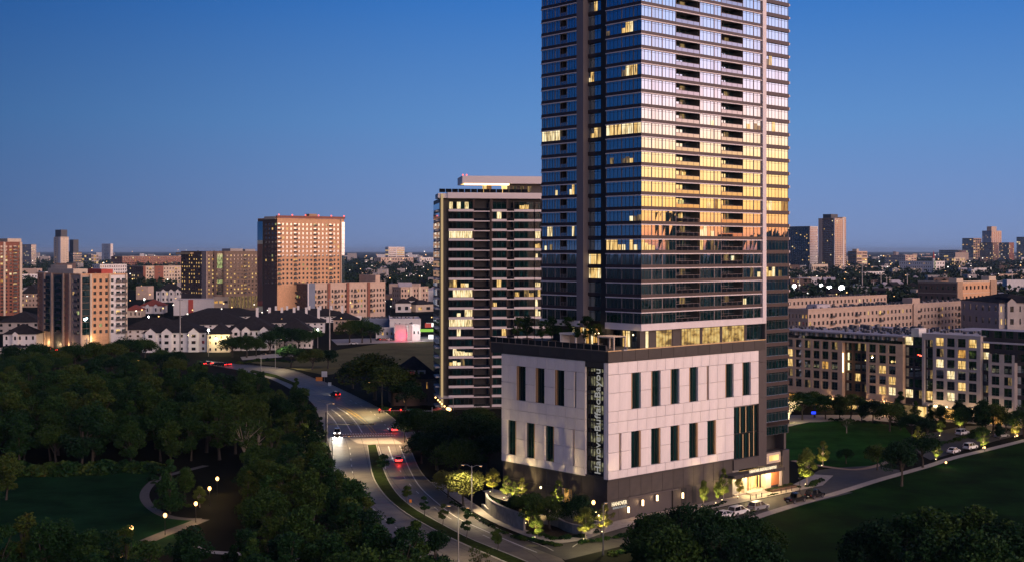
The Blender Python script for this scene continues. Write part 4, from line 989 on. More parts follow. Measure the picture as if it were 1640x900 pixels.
WG = block('apartment_wing', 'five storey peach wing in front of the orange high-rise', 'apartments', 492, 512, 617, 430, 455, 'stucco_pink', 5, 24, 18, .5, .52, z0=3, lit=.10, wallL='brick_dark', top_frac=.86, frames=True, balR=(3, 8, 14, 19), balL=(4, 9, 14), piersR=(((.0, .012), 'stucco_white'), ((.012, .09), 'blue_panel'), ((.25, .28), 'brick_red'), ((.49, .52), 'brick_red'), ((.76, .79), 'brick_red')), mech=((.87, .93, 0, .4, 6, 'stucco_pink'),), litm=('lit_amber', 'lit_warm', 'lit_green'))  # left wall in dark brick, shade put into its colour
block('apartments', 'beige four storey row at the right end of the peach wing', 'apartments', 642, 494, 686, 628, 461, 'stucco_taupe', 4, 9, 4, .45, .5, lit=.1, piersR=(((.3, .4), 'stucco_cream'), ((.62, .72), 'stucco_cream')), roof='roof_dark')
block('far_office', 'distant office with dark window stripes and a flag, left of the banded tower', 'office block', 622, 417, 648, 617, 396, 'stucco_white', 6, 2, 1, .92, .55, lit=.25)
block('far_hall', 'long low pink block below the distant striped office', 'warehouse', 610, 424, 662, 600, 413, 'stucco_pink', 2, 12, 3, .5, .4, lit=.1)
block('far_hall', 'long white low block right of the distant striped office', 'warehouse', 672, 424, 704, 668, 413, 'stucco_white', 2, 9, 2, .5, .4, lit=.1)
# the piered midrise at left
PMR = block('brick_midrise', 'ten storey orange and grey brick block with tall piers, at left', 'apartments', 128, 562, 203, 60, 441, 'brick_orange', 9, 8, 10, .46, .52, z0=8, lit=.06, wallL='brick_orange', frames=True, top_frac=.97, balR=(6, 7), balL=(0, 4, 7), gl='glass_b',
            piersR=(((0, .03), 'stucco_taupe'), ((.20, .24), 'stucco_cream'), ((.61, .64), 'stucco_cream'), ((.97, 1), 'stucco_cream')), piersL=(((.20, .22), 'stucco_taupe'), ((.35, .37), 'stucco_taupe'), ((.62, .65), 'stucco_taupe'), ((.80, .83), 'stucco_taupe')),
            mech=((.05, .35, .2, .8, 3.2, 'stucco_cream'), (.55, .8, .1, .4, 3, 'red_panel'), (.2, .3, .5, .9, 5, 'stucco_cream')), units=14, split={'R': [(0, .25, 'stucco_taupe'), (.25, .625, 'brick_orange'), (.625, 1, 'stucco_white')], 'L': [(0, .2, 'stucco_taupe'), (.2, .4, 'brick_rust'), (.4, .6, 'far_dark'), (.6, .8, 'stucco_taupe'), (.8, 1, 'brick_rust')]}, litm=('lit_warm', 'lit_green', 'lit_dim'))
t_, fr_, a_, b_, h_ = PMR
gb = MB()
for j in range(9):
    z = 8 + (h_ * .97 - 8) / 9 * j; gb.box(a_ * .04, a_ * .19, -.7, -.02, z + .5, z + 3.6)
    for f0, f1 in ((.40, .56), (.68, .77)): gb.box(-.7, -.02, b_ * f0, b_ * f1, z + .5, z + 3.6)
gb.build('corner_glazing', 'glass_b', t_, kind='stuff')
MB().box(a_ * .53, a_ * .97, -.12, -.004, 6, h_ + .3).build('wall_panel', 'stucco_cream', t_) if False else None
for u in (.22, .5, .72): 
    point('light', (-2.0, b_ * u, 2), 900, (1, .62, .28), .5, t_)
point('light', (a_ * .22, -2.5, 6), 700, (1, .7, .3), .5, t_)
# white townhouses with dark hipped roofs
def townhouse(label, pxc, base, pxR, pxL, eave, ridge, bays=(), wall='stucco_white', rows=3, nR=10, nL=3, lit=.04, cat='townhouses', name='townhouse_row', group=None, roof='roof_dark', chim=0, depth=None):
    fr = Frame(G(pxc, base), GRID - 34); a = fr.X(pxR); b = depth or max(9, fr.Y(pxL) if pxL else 14); h = fr.Z(eave); zr = fr.Z(ridge, 0, b / 2)
    t = thing(name, label, cat, fr.O, fr.a, group); wn = MB()
    for face, L, n in (('R', a, nR), ('L', b, nL)):
        fc = faceR(0) if face == 'R' else faceL(0); ops = []
        for j in range(rows):
            for i in range(n):
                u0 = L / n * (i + .34); u1 = L / n * (i + .66); v0 = h * (j + .28) / rows; v1 = h * (j + .74) / rows; ops.append((u0, u1, v0, v1))
                wn.q(fc(u0, v0, .2), fc(u1, v0, .2), fc(u1, v1, .2), fc(u0, v1, .2), m=1 if rnd.random() < lit else 0)
        wm = MB(); pierced(wm, fc, 0, L, 0, h, ops, .22); wm.build('wall', wall, t)
    MB().q((a, 0, 0), (a, b, 0), (a, b, h), (a, 0, h)).q((0, b, 0), (a, b, 0), (a, b, h), (0, b, h)).build('rear_wall', wall, t)
    rb = hip(MB(), 0, a, 0, b, h, zr, .8).build('roof', roof, t)
    for f in bays:                       # projecting gabled bays
        x0 = a * f; w = min(7.0, a * .16); m = MB()
        pierced(m, faceR(-1.6), x0, x0 + w, 0, h + .3, [(x0 + w * .3, x0 + w * .7, h * (j + .28) / rows, h * (j + .74) / rows) for j in range(rows)], .2)
        m.q((x0, -1.6, 0), (x0, 0, 0), (x0, 0, h), (x0, -1.6, h + .3)); m.q((x0 + w, -1.6, 0), (x0 + w, 0, 0), (x0 + w, 0, h), (x0 + w, -1.6, h + .3)); m.q((x0, -1.6, h + .3), (x0 + w, -1.6, h + .3), (x0 + w / 2, -1.6, h + .3 + w * .42)); m.build('bay', wall, t)
        for j in range(rows): wn.q((x0 + w * .3, -1.42, h * (j + .28) / rows), (x0 + w * .7, -1.42, h * (j + .28) / rows), (x0 + w * .7, -1.42, h * (j + .74) / rows), (x0 + w * .3, -1.42, h * (j + .74) / rows))
        r = MB(); zt = h + .45 + w * .42
        r.q((x0 - .4, -1.9, h + .2), (x0 + w / 2, -1.9, zt), (x0 + w / 2, b * .4, zt), (x0 - .4, b * .2, h + .2)); r.q((x0 + w + .4, -1.9, h + .2), (x0 + w / 2, -1.9, zt), (x0 + w / 2, b * .4, zt), (x0 + w + .4, b * .2, h + .2)); r.build('bay_roof', roof, t)
    if wn.f: wn.build('window_glass', ['glass_far', 'lit_warm'], t, kind='stuff')
    for i in range(chim):
        x = a * (.1 + .8 * i / max(1, chim - 1)); MB().box(x, x + 1.6, b * .4, b * .4 + 1.4, h, zr + 2).build('chimney', 'stucco_white', t)
    return t, fr, a, b, h
townhouse('white townhouse row with gabled bays beside the street, left part', 228, 564, 331, 218, 533, 512, (.05, .30, .72), nR=9, depth=26)
TH = townhouse('floodlit cream townhouse block in the middle of the white row', 332, 564, 368, None, 535, 517, (), 'stucco_cream', 3, 4, 2, .1, depth=22)
townhouse('white townhouse row with stepped gables, right part', 362, 561, 442, None, 529, 505, (.12, .32, .68), nR=9, depth=30)
townhouse('white end of the townhouse row half hidden by trees', 444, 558, 500, None, 530, 509, (.3,), nR=7, depth=24)
townhouse('second townhouse row showing mostly its dark roof, left', 190, 548, 300, None, 528, 508, (), nR=9, depth=30)
townhouse('second townhouse row showing its dark roof and white ridge, middle', 262, 536, 400, None, 520, 500, (), nR=12, depth=34)
townhouse('third townhouse row with a row of white chimneys', 395, 534, 520, None, 517, 497, (), nR=12, depth=34, chim=6)
townhouse('back townhouse row, dark roof under the peach wing', 290, 518, 420, None, 507, 493, (), nR=12, depth=34)
townhouse('back townhouse row with chimneys below the peach wing', 425, 517, 560, None, 507, 494, (), nR=12, depth=34, chim=7)
townhouse('taupe low house with hipped roof left of the blue white warehouse', 534, 530, 575, None, 512, 500, (), 'stucco_taupe', 2, 4, 2, depth=20)
for f in (.35, .8):
    p = TH[1].w(TH[2] * f, -3.5); point('floodlight', (p[0], p[1], 7), 1500, (1, .85, .42), .3)
townhouse('white gabled house under the bright lamp at the far left', 5, 560, 58, None, 535, 518, (.3,), nR=5, rows=2, depth=16)
townhouse('dark roofed house between the brick tower and the midrise', -5, 534, 64, None, 516, 498, (), 'stucco_grey', 2, 5, 2, depth=30)
townhouse('little white flat house with an arched door at far left', 0, 568, 38, None, 556, 552, (), 'stucco_white', 1, 3, 1, depth=10)
townhouse('white house with blue grey roof behind the midrise', 34, 492, 62, None, 470, 455, (), 'stucco_taupe', 3, 5, 2, .2, depth=30)
townhouse('white three storey house with dark roof left of the brown block', 250, 484, 292, None, 466, 454, (.2, .5, .75), 'stucco_white', 2, 6, 2, depth=22)
townhouse('red tiled mission style house, left part', 200, 508, 226, None, 497, 488, (), 'stucco_cream', 1, 4, 2, roof='roof_red', depth=24)
townhouse('red tiled mission style house with a curved white gable', 224, 502, 262, None, 490, 479, (.25, .6), 'stucco_white', 1, 4, 2, roof='roof_red', depth=24)
block('commercial_hall', 'long low white hall with one red wall panel', 'shop', 278, 505, 343, 258, 481, 'stucco_white', 1, 0, 2, .5, .4, lit=0, deg=14, roof='roof_pale', depthL=40, piersR=(((.36, .48), 'red_panel'),))
block('commercial_hall', 'cream low hall at the right end of the white hall', 'shop', 342, 504, 366, 336, 477, 'stucco_cream', 2, 3, 1, .7, .3, lit=.3, deg=14, roof='roof_pale', depthL=25)
# white and blue warehouse group with the pink lit wall
block('warehouse', 'blue grey warehouse with a cluttered flat roof', 'warehouse', 582, 532, 640, 566, 512, 'blue_panel', 1, 0, 0, deg=8, roof='roof_pale', units=26, depthL=26)
block('warehouse', 'pale long warehouse behind the pink lit wall', 'warehouse', 624, 534, 674, 620, 512, 'stucco_white', 1, 0, 0, deg=6, roof='roof_pale', units=8, depthL=40)
WH = block('warehouse', 'mauve walled warehouse washed by a pink lamp', 'warehouse', 632, 545, 661, 629, 521, 'stucco_grey', 1, 0, 0, deg=4, roof='roof_pale', depthL=18, units=5)
p = WH[1].w(WH[2] * .36, -3); point('pink_wash', (p[0], p[1], 3.0), 1500, (1, .02, .12), .4)
WH2 = block('white_house', 'bright white block with two small square windows', 'shop', 660, 545, 673, 657, 521, 'stucco_white', 1, 2, 1, .3, .2, deg=4, roof='roof_pale', depthL=14)
p = WH2[1].w(WH2[2] * .5, -9); point('white_wash', (p[0], p[1], 7), 2600, (1, .98, .95), .4)
block('warehouse', 'small white shed front left of the pink lit wall', 'warehouse', 602, 543, 631, 598, 526, 'stucco_white', 1, 4, 1, .4, .3, lit=.4, deg=6, roof='roof_pale', depthL=14)
block('warehouse', 'white walled box on the blue warehouse front', 'warehouse', 565, 527, 579, 545, 508, 'stucco_white', 1, 0, 0, deg=20, roof='roof_pale', depthL=22)
fs = thing('fuel_station', 'small fuel station with red canopy edge and lit green band', 'fuel station', G(682, 543), .05)
sc_ = G(682, 543)[1] / F
MB().box(-6 * sc_ * 0, 26 * sc_, 0, 8, 20 * sc_, 25 * sc_).build('canopy', 'fuel_white', fs); MB().box(-.5, 9 * sc_, -.5, -.02, 19 * sc_, 26 * sc_).build('canopy_edge', 'red_panel', fs)
MB().box(-10 * sc_, 22 * sc_, 12, 13, 10 * sc_, 14.5 * sc_).build('green_band', 'fuel_green', fs); MB().box(4 * sc_, 22 * sc_, 3, 7, 0, 6 * sc_).build('kiosk', 'fuel_white', fs)
for x in (14 * sc_, 24 * sc_): MB().box(x, x + .8, 2, 2.8, 0, 20 * sc_).build('post', 'stucco_white', fs)
# the old brick house with dark roof by the crossing
HF = Frame(G(690, 648), 12)
hb = thing('brick_restaurant', 'brick house with big dark hipped roof and dormers by the crossing', 'restaurant', HF.O, HF.a)
hx0 = HF.X(630); hx1 = HF.X(704); he = HF.Z(606); hr = HF.Z(570, -8, 7.5)
ops = []; wn = MB()
for j in range(2):
    for i in range(6):
        u0 = hx0 + (hx1 - hx0) * (i + .3) / 6; u1 = hx0 + (hx1 - hx0) * (i + .66) / 6; v0 = he * (j + .25) / 2; v1 = he * (j + .75) / 2; ops.append((u0, u1, v0, v1))
        wn.q((u0, .2, v0), (u1, .2, v0), (u1, .2, v1), (u0, .2, v1), m=1 if (i + j) % 4 == 1 else 0)
wm = MB(); pierced(wm, faceR(0), hx0, hx1, 0, he, ops, .25); wm.q((hx0, 0, 0), (hx0, 15, 0), (hx0, 15, he), (hx0, 0, he)).q((hx1, 0, 0), (hx1, 15, 0), (hx1, 15, he), (hx1, 0, he)); wm.build('wall', 'brick_dark', hb); wn.build('window_glass', ['glass_far', 'lit_amber'], hb)
hip(MB(), hx0, hx1, 0, 15, he, hr, .9).build('roof', 'roof_dark', hb)
for i, (px, m) in enumerate(((660, 'lit_pink'), (676, 'stucco_white'))):
    x = HF.X(px); dm = MB().box(x - 1.3, x + 1.3, 1.0, 5, he + .3, he + 3.0).build('dormer', 'stucco_grey', hb); MB().box(x - .8, x + .8, .9, .98, he + .8, he + 2.4).build('pane', m if i == 0 else 'glass_b', dm); MB().box(x - 1.7, x + 1.7, .7, 5.2, he + 3.0, he + 3.2).build('dormer_roof', 'roof_dark', dm)
for x in (hx1 - 2, hx1 - 9): MB().box(x - 2.2, x + 2.2, -1.5, -.02, 0, he * .9).build('bay', 'brick_dark', hb)
# ---- right: the long apartment block facing the lawn
AF = Frame(G(1480, 669), GRID)
AB = thing('apartment_block', 'long apartment block of beige, white and dark modules facing the round lawn', 'apartments', AF.O, AF.a)
ay = lambda px: AF.Y(px)
roofz = AF.Z(537); fl = 3.32; zf0 = 5.6
def aslab(name, mat, x0, x1, y0, y1, z0, z1): return slab(name, mat, x0, x1, y0, y1, z0, z1, AB)
WIN = {}
def awin(y, z, w, h, d, mat, curtain=0):
    k = (round(w, 1), round(h, 1), mat, curtain)
    if k not in WIN:
        g = MB(); g.q((-w / 2, 0, 0), (0, 0, 0), (0, 0, h), (-w / 2, 0, h), m=0); g.q((0, .003, 0), (w / 2, .003, 0), (w / 2, .003, h), (0, .003, h), m=1 if curtain else 0)
        f = MB(); f.box(-w / 2, w / 2, -.06, -.01, h * .30, h * .30 + .07)
        for x in (-w / 2, -.04, w / 2 - .08): f.box(x, x + .08, -.06, -.005, 0, h)
        f.box(-w / 2, w / 2, -.065, -.012, 0, .08); f.box(-w / 2, w / 2, -.065, -.012, h - .08, h)
        WIN[k] = (g.mesh('window', [mat, 'lit_dim' if curtain == 2 else 'glass_c']), f.mesh('window_frame', 'module_dark'))
    g, f = WIN[k]; o = obj('window', g, AB, (d, y, z), rot); obj('window_frame', f, o)
def module(y0, y1, x, wall, cols, rows, zb, zt, w, h, litset=(), zstart=None, nm='module_wall', rec=.28, floor=fl):
    """one vertical module of the facade; y0 < y1, cols are y centres"""
    ops = []; zs = zf0 if zstart is None else zstart
    for c in cols:
        for j in range(rows):
            z = zs + j * floor + .55; ops.append((c - w / 2, c + w / 2, z, z + h))
            r = rnd.random(); L = (round(c, 0), j)
            mat = 'glass_a'; cu = rnd.choice((0, 0, 1))
            if r < .22: mat = rnd.choice(('lit_warm', 'lit_white', 'lit_amber')); cu = 0
            elif r < .32: cu = 2
            awin(c, z, w, h, x + rec - .02, mat, cu)
    m = MB(); pierced(m, faceL(x), y0, y1, zb, zt, ops, rec)
    m.q((x, y0, zb), (x + 14, y0, zb), (x + 14, y0, zt), (x, y0, zt)).q((x, y1, zb), (x + 14, y1, zb), (x + 14, y1, zt), (x, y1, zt)).q((x, y0, zt), (x + 14, y0, zt), (x + 14, y1, zt), (x, y1, zt))
    m.build(nm, wall, AB)
e1, e0 = ay(1240), ay(1446)                       # beige module
rz0, rz1 = ay(1387), ay(1349)
wv = 2.5; hv = 2.6
module(rz1, e1, 0, 'stucco_sand', [ay(p) for p in (1250, 1264.5, 1278.6, 1292.9, 1307.1, 1321.4, 1336.2)], 5, 0, AF.Z(551, 0, e0), wv, hv)
module(e0, rz0, 0, 'stucco_sand', [ay(p) for p in (1397, 1413, 1428.6)], 5, 0, AF.Z(551, 0, e0), wv, hv)
module(rz0 + .02, rz1 - .02, 1.6, 'recess_brown', [ay(p) + .5 for p in (1357, 1371, 1382)], 5, 0, AF.Z(555, 0, e0), 2.2, hv)
aslab('recess_lintel', 'stucco_sand', 0, 1.6, rz0 + .01, rz1 - .01, zf0 + 5 * fl - .1, AF.Z(551, 0, e0) - .01)
zt1 = AF.Z(551, 0, e0); zt2 = AF.Z(540, 0, e0)
module(e0 + .6, e1, 2.0, 'stucco_sand', [ay(p) + 1 for p in (1264, 1281, 1297, 1313, 1329, 1343, 1358, 1372, 1388, 1403, 1418, 1432)], 1, zt1 - .3, zt2, 2.0, 2.0, zstart=zt1 - .25, nm='penthouse_wall')
aslab('roof_slab', 'roof_pale', -.4, 16, e0 - .2, e1, zt2 + .01, zt2 + .5)
for p in (1272, 1289, 1305, 1321, 1337, 1351, 1366, 1381, 1396, 1411, 1426): aslab('terrace_fin', 'stucco_white', .4, 2.0, ay(p) - .12, ay(p) + .12, zt1 - .2, zt2 - .02)
aslab('terrace_rail', 'glass_rail', .15, .2, e0 + .2, e1, zt1 + .02, zt1 + 1.0)
MB().box(.02, .3, rz1 - .35, rz1 - .05, zf0 + 2 * fl, zf0 + 3.9 * fl).build('light_strip', 'lamp_soft', AB)
g0 = ay(1477)
module(g0, e0 - .02, 1.5, 'module_dark', [ay(1453) + .4, ay(1469) + .4], 6, 0, AF.Z(541, 0, e0), 3.0, 2.7, zstart=zf0 - .4)
w0, w1 = ay(1571), ay(1494.5)
module(w0, w1, -.2, 'module_white', [ay(p) for p in (1505.5, 1523, 1540.5, 1558)], 6, 0, AF.Z(538, 0, w0), 2.6, 2.6)
module(w1 + .02, ay(1481), .5, 'module_dark', [ay(1487.5)], 6, zf0 - .6, AF.Z(541, 0, w0) - 1.4, 2.4, 2.9, zstart=zf0 - .5)
module(ay(1481) + .02, g0 - .02, -.2, 'module_white', [], 0, 0, AF.Z(538, 0, w0), 2, 2)
aslab('module_lintel', 'module_white', -.18, 12, w1 + .02, ay(1481) + .02, AF.Z(541, 0, w0) - 1.38, AF.Z(538, 0, w0) - .01); aslab('module_base', 'module_white', -.18, 4, w1 + .02, ay(1481) + .02, 0, zf0 - .62)
d0 = ay(1720)
module(d0, w0 - .03, 1.3, 'module_dark', [ay(p) + .5 for p in (1577, 1597, 1615.5, 1635, 1655, 1675, 1695)], 7, 0, AF.Z(549, 0, w0), 2.5, 2.2)
v0, v1 = ay(1626), ay(1584)
module(v0, v1, -.4, 'module_white', [ay(1595), ay(1615)], 5, 0, AF.Z(581, 0, v0), 2.5, 2.5, zstart=zf0 - .5)
aslab('roof_edge', 'slab_white', .6, 3, d0, w0 - .04, AF.Z(549, 0, w0) + .01, AF.Z(549, 0, w0) + .5)
# shopfronts, canopies and roof clutter
yy = e1
sf = 0
while yy > d0 + 4:
    y2 = yy - rnd.uniform(4.2, 5.4)
    aslab('shopfront', rnd.choice(('lit_amber', 'lit_dim', 'lit_warm', 'lit_amber', 'glass_a')), -.55, -.45, y2 + .35, yy - .35, .5, 3.6)
    aslab('shop_pier', 'stucco_taupe' if yy > e0 else 'module_white', -.75, -.02 if yy > w1 else .2, y2 - .3, y2 + .3, 0, 4.6)
    aslab('awning', 'module_dark', -2.0, -.6, y2 + .5, yy - .5, 3.75, 4.05)
    yy = y2
ru = MB()
for _ in range(170):
    y = rnd.uniform(d0, e1); x = rnd.uniform(5, 13); zt = zt2 + .5 if y > e0 else (AF.Z(541, 0, e0) if y > g0 else AF.Z(538, 0, w0) if y > w0 else AF.Z(549, 0, w0)); q = rnd.uniform(.5, .85)
    ru.box(x, x + q, y, y + q, zt - .1, zt + rnd.uniform(.5, .9))
ru.build('roof_equipment', 'roof_unit', AB, kind='stuff')
MB().box(14, 60, d0, e1, 0, AF.Z(541, 0, e0) - .6).build('rear_wing', 'roof_pale', AB)
rw = MB()
for i in range(190):
    y = rnd.uniform(d0 + 3, e1 - 3); x = 16 + 10 * rnd.randrange(4) + rnd.uniform(0, 3); q = rnd.uniform(.8, 1.4); z = AF.Z(541, 0, e0) - .6; rw.box(x, x + q, y, y + q, z, z + rnd.uniform(.9, 1.7))
rw.build('roof_equipment', 'roof_unit', AB, kind='stuff')
aslab('roof_house', 'stucco_white', 3.5, 8, ay(1462), ay(1450), AF.Z(541, 0, e0), AF.Z(541, 0, e0) + 3); aslab('roof_house', 'roof_pale', 18, 34, ay(1640), ay(1470), AF.Z(541, 0, e0) - .5, AF.Z(541, 0, e0) + 2.2)
for px in (1503, 1519, 1560, 1500, 1593, 1607): 
    z = 4.3; p = AF.w(-1.2, ay(px))
    t = thing('globe_lamp', 'warm globe lamp hung under the shop awnings of the long block', 'wall lamp', (p[0], p[1], z), 0, 'globe lamps along the shopfronts')
    MB().ball((0, 0, 0), .34).build('globe', 'lamp_soft', t); MB().tube([(0, 0, .3), (0, 0, .8)], .05).build('stem', 'black_metal', t); point('light', (-.6, -.8, -.2), 260, (1, .66, .32), .3, t)
for px in (1340, 1400, 1420): p = AF.w(-2.0, ay(px)); point('shop_light', (p[0], p[1], 3.2), 800, (1, .62, .3), .4)
# ---- blocks behind it
PK = block('apartments', 'long pink walled apartment block behind the long block, lit by the sunset', 'apartments', 1294, 575, 1600, 1240, 497, 'stucco_taupe', 6, 52, 10, .44, .5, z0=1, lit=.06, roof='roof_pale', frames=True, balR=(5, 11, 17, 27, 33, 39), units=160, top_frac=.95, piersR=(((.50, .535), 'stucco_taupe'),), mech=((.5, .54, 0, .3, 3.5, 'stucco_taupe'), (.1, .16, .4, .7, 2, 'roof_pale')), litm=('lit_warm', 'lit_amber', 'lit_amber'))
block('apartments', 'grey roofed wing standing behind the pink apartment block', 'apartments', 1262, 525, 1420, 1230, 480, 'stucco_taupe', 4, 26, 4, .4, .5, lit=.05, roof='roof_pale', units=130)
block('parking_deck', 'low grey deck building behind the dark module with a lit bay', 'parking', 1440, 560, 1660, 1425, 512, 'stucco_grey', 2, 18, 3, .7, .3, lit=.05, roof='roof_pale', units=40, depthL=40)
townhouse('white arched apartment house with dark roof at the right edge', 1600, 565, 1690, 1590, 485, 470, (.12, .5), 'stucco_grey', 4, 12, 6, .15, cat='apartments', name='apartments', depth=40)
SC = block('brick_school', 'two tone brick school with cream towers on the right', 'school', 1532, 505, 1595, 1470, 452, 'brick_orange', 3, 10, 7, .45, .35, lit=.0, wallL='brick_dark', piersR=(((0, .13), 'brick_tan'), ((.84, 1), 'brick_tan')), band='stucco_cream', mech=((0, .16, 0, .2, 3, 'stucco_cream'), (.82, 1, 0, .2, 4, 'stucco_cream')))
# ---- right skyline
block('glass_tower', 'blue glass tower with a white gridded side beside the tall tower', 'high-rise', 1297, 431, 1310, 1258, 363, 'stucco_white', 24, 7, 12, .6, .6, lit=.06, wallL='far_dark', litm=('lit_far', 'lit_far', 'lit_white'), top_frac=.98)
T2 = block('high_rise', 'brown stepped high-rise with a copper lit edge on the right skyline', 'high-rise', 1337, 432, 1355, 1311, 350, 'stucco_pink', 24, 7, 10, .5, .6, lit=.05, wallL='brick_dark', piersR=(((.72, .8), 'stucco_white'),), piersL=(((.78, 1), 'stucco_taupe'), ((0, .05), 'stucco_white')), mech=((.1, .7, .3, .8, 12, 'far_dark'), (.7, 1, 0, .5, 4, 'stucco_cream')), litm=('lit_far', 'lit_far', 'lit_white'))  # dark left wall colour stands in for the side away from sunset
block('podium_hall', 'low peach podium at the foot of the blue glass tower', 'hall', 1300, 436, 1326, 1296, 424, 'stucco_cream', 1, 8, 1, .5, .4, lit=.1)
block('office_block', 'banded brick and pink office right of the brown high-rise', 'office block', 1372, 428, 1389, 1358, 403, 'stucco_pink', 5, 2, 2, .9, .45, lit=.12, wallL='brick_dark', mech=((.0, .2, 0, .5, 8, 'stucco_cream'),))
block('office_block', 'long grey office with a lit roof lamp in the right distance', 'office block', 1450, 424, 1468, 1417, 409, 'stucco_pink', 4, 4, 10, .6, .4, lit=.12, wallL='stucco_grey')
SP = block('white_hall', 'long white hall with a small red spire at its end', 'hall', 1496, 437, 1513, 1440, 419, 'stucco_white', 3, 4, 16, .4, .45, lit=.08)
MB().tube([(2, 2, 0), (2, 2, SP[4] + 8)], 3, 4).build('spire_base', 'stucco_white', SP[0]); MB().tube([(2, 2, SP[4] + 8), (2, 2, SP[4] + 26)], [3.2, .1], 4).build('spire', 'red_panel', SP[0]); MB().box(1, 3, -1.6, -1.2, 5, SP[4] + 3).build('spire_glow', 'lit_green', SP[0])
block('glass_office', 'low teal glass offices left of the right skyline cluster', 'office block', 1534, 417, 1548, 1504, 401, 'far_dark', 4, 5, 8, .8, .6, lit=.12)
block('glass_tower', 'teal and gold glass tower at the left of the right skyline cluster', 'high-rise', 1559, 416, 1572, 1541, 382, 'brick_tan', 12, 4, 6, .8, .6, lit=.2, wallL='far_dark')
block('high_rise', 'tallest pink crowned tower of the right skyline cluster', 'high-rise', 1588, 414, 1604, 1573, 370, 'stucco_pink', 16, 5, 6, .3, .8, lit=.05, wallL='blue_panel', mech=((0, .5, 0, .5, 30, 'stucco_pink'),))
block('brick_high_rise', 'dark brick block in front of the tallest pink tower', 'high-rise', 1590, 420, 1599, 1569, 389, 'brick_dark', 10, 4, 9, .5, .6, lit=.15, wallL='brick_dark')
block('brick_high_rise', 'dark block with a red lit edge right of the pink tower', 'high-rise', 1616, 417, 1624, 1600, 389, 'brick_red', 10, 4, 7, .5, .6, lit=.15, wallL='far_dark')
block('glass_tower', 'blue glass tower at the right picture edge', 'high-rise', 1650, 416, 1670, 1628, 380, 'far_dark', 12, 6, 7, .8, .6, lit=.15, wallL='far_dark')
block('skyline_block', 'gold lit low shops under the right skyline cluster', 'shop', 1528, 426, 1546, 1512, 413, 'stucco_cream', 2, 6, 4, .6, .5, lit=.5)
# ---- lesser houses and halls spread through the middle distance
def cottage(px, py, w, d, h, rz, wall, roof, label, group):
    p = G(px, py); t = thing('house', label, 'house', p, rz, group)
    m = MB(); ops = [(w * .15, w * .35, h * .25, h * .65), (w * .6, w * .82, h * .25, h * .65)]; pierced(m, faceR(0), 0, w, 0, h, ops, .2)
    m.q((0, 0, 0), (0, d, 0), (0, d, h), (0, 0, h)).q((w, 0, 0), (w, d, 0), (w, d, h), (w, 0, h)).q((0, d, 0), (w, d, 0), (w, d, h), (0, d, h)); m.build('wall', wall, t)
    g = MB()
    for o in ops: g.q((o[0], .18, o[2]), (o[1], .18, o[2]), (o[1], .18, o[3]), (o[0], .18, o[3]), m=1 if rnd.random() < .22 else 0)
    g.build('window_glass', ['glass_far', 'lit_far'], t); r = hip(MB(), 0, w, 0, d, h, h + min(w, d) * rnd.uniform(.3, .45), .6, rnd.random() < .4).build('roof', roof, t)
    return t
HL = {'stucco_white': 'small white walled house among the trees', 'stucco_cream': 'small cream walled house among the trees', 'stucco_grey': 'small grey walled house among the trees', 'stucco_pink': 'small pink walled house among the trees'}
def scatter_houses(n, x0, x1, y0, y1, grp, where):
    for _ in range(n):
        px = rnd.uniform(x0, x1); py = y0 + (y1 - y0) * rnd.random() ** 1.2
        wall = rnd.choice(list(HL)); cottage(px, py, rnd.uniform(10, 20), rnd.uniform(10, 16), rnd.uniform(5, 9.5), rnd.uniform(-.3, .9), wall, rnd.choice(('roof_dark', 'roof_dark', 'roof_pale')), HL[wall] + ' ' + where, grp)
scatter_houses(26, 560, 715, 432, 500, 'houses left of the banded tower', 'left of the banded tower')
scatter_houses(24, 1268, 1500, 444, 492, 'houses right of the tall tower', 'right of the tall tower')
scatter_houses(14, 1500, 1640, 430, 470, 'houses at the far right', 'at the far right')
scatter_houses(16, 30, 300, 440, 480, 'houses behind the brick midrise', 'behind the brick midrise')
for i, (px, py, pr, pL, tp, w) in enumerate(((20, 452, 60, 5, 440, 'stucco_white'), (72, 448, 88, 62, 436, 'stucco_white'), (1385, 445, 1420, 1376, 436, 'stucco_white'), (1300, 452, 1330, 1290, 444, 'stucco_cream'), (1600, 452, 1630, 1590, 440, 'stucco_pink'), (1560, 440, 1580, 1550, 430, 'stucco_white'))):
    block('flat_hall', ('white flat hall behind the red brick tower', 'long white low hall left of the beige tower', 'white hall under the stadium lamps', 'cream hall near the tall tower edge', 'pink flat hall at far right', 'small white hall below the skyline cluster')[i], 'hall', px, py, pr, pL, tp, w, 2, 8, 3, .5, .4, lit=.15, roof='roof_pale')
# high-rises standing west of the view: they show in the glass of the tower
for X_, Y_, w_, d_, h_, m_ in ((820, 260, 30, 26, 82, 'brick_dark'), (900, 200, 40, 30, 62, 'stucco_grey'), (760, 330, 26, 30, 64, 'stucco_taupe'), (1000, 400, 40, 30, 70, 'far_dark'), (700, 420, 30, 30, 57, 'brick_tan'), (1150, 310, 40, 40, 66, 'brick_brown')):
    t = thing('high_rise', 'plain high-rise west of the view, mirrored in the tower glass', 'high-rise', (X_, Y_), .1, 'high-rises west of the view'); MB().box(0, w_, 0, d_, 0, h_).build('wall', m_, t); MB().box(w_ * .3, w_ * .6, d_ * .3, d_ * .6, h_, h_ + 4).build('roof_house', m_, t)
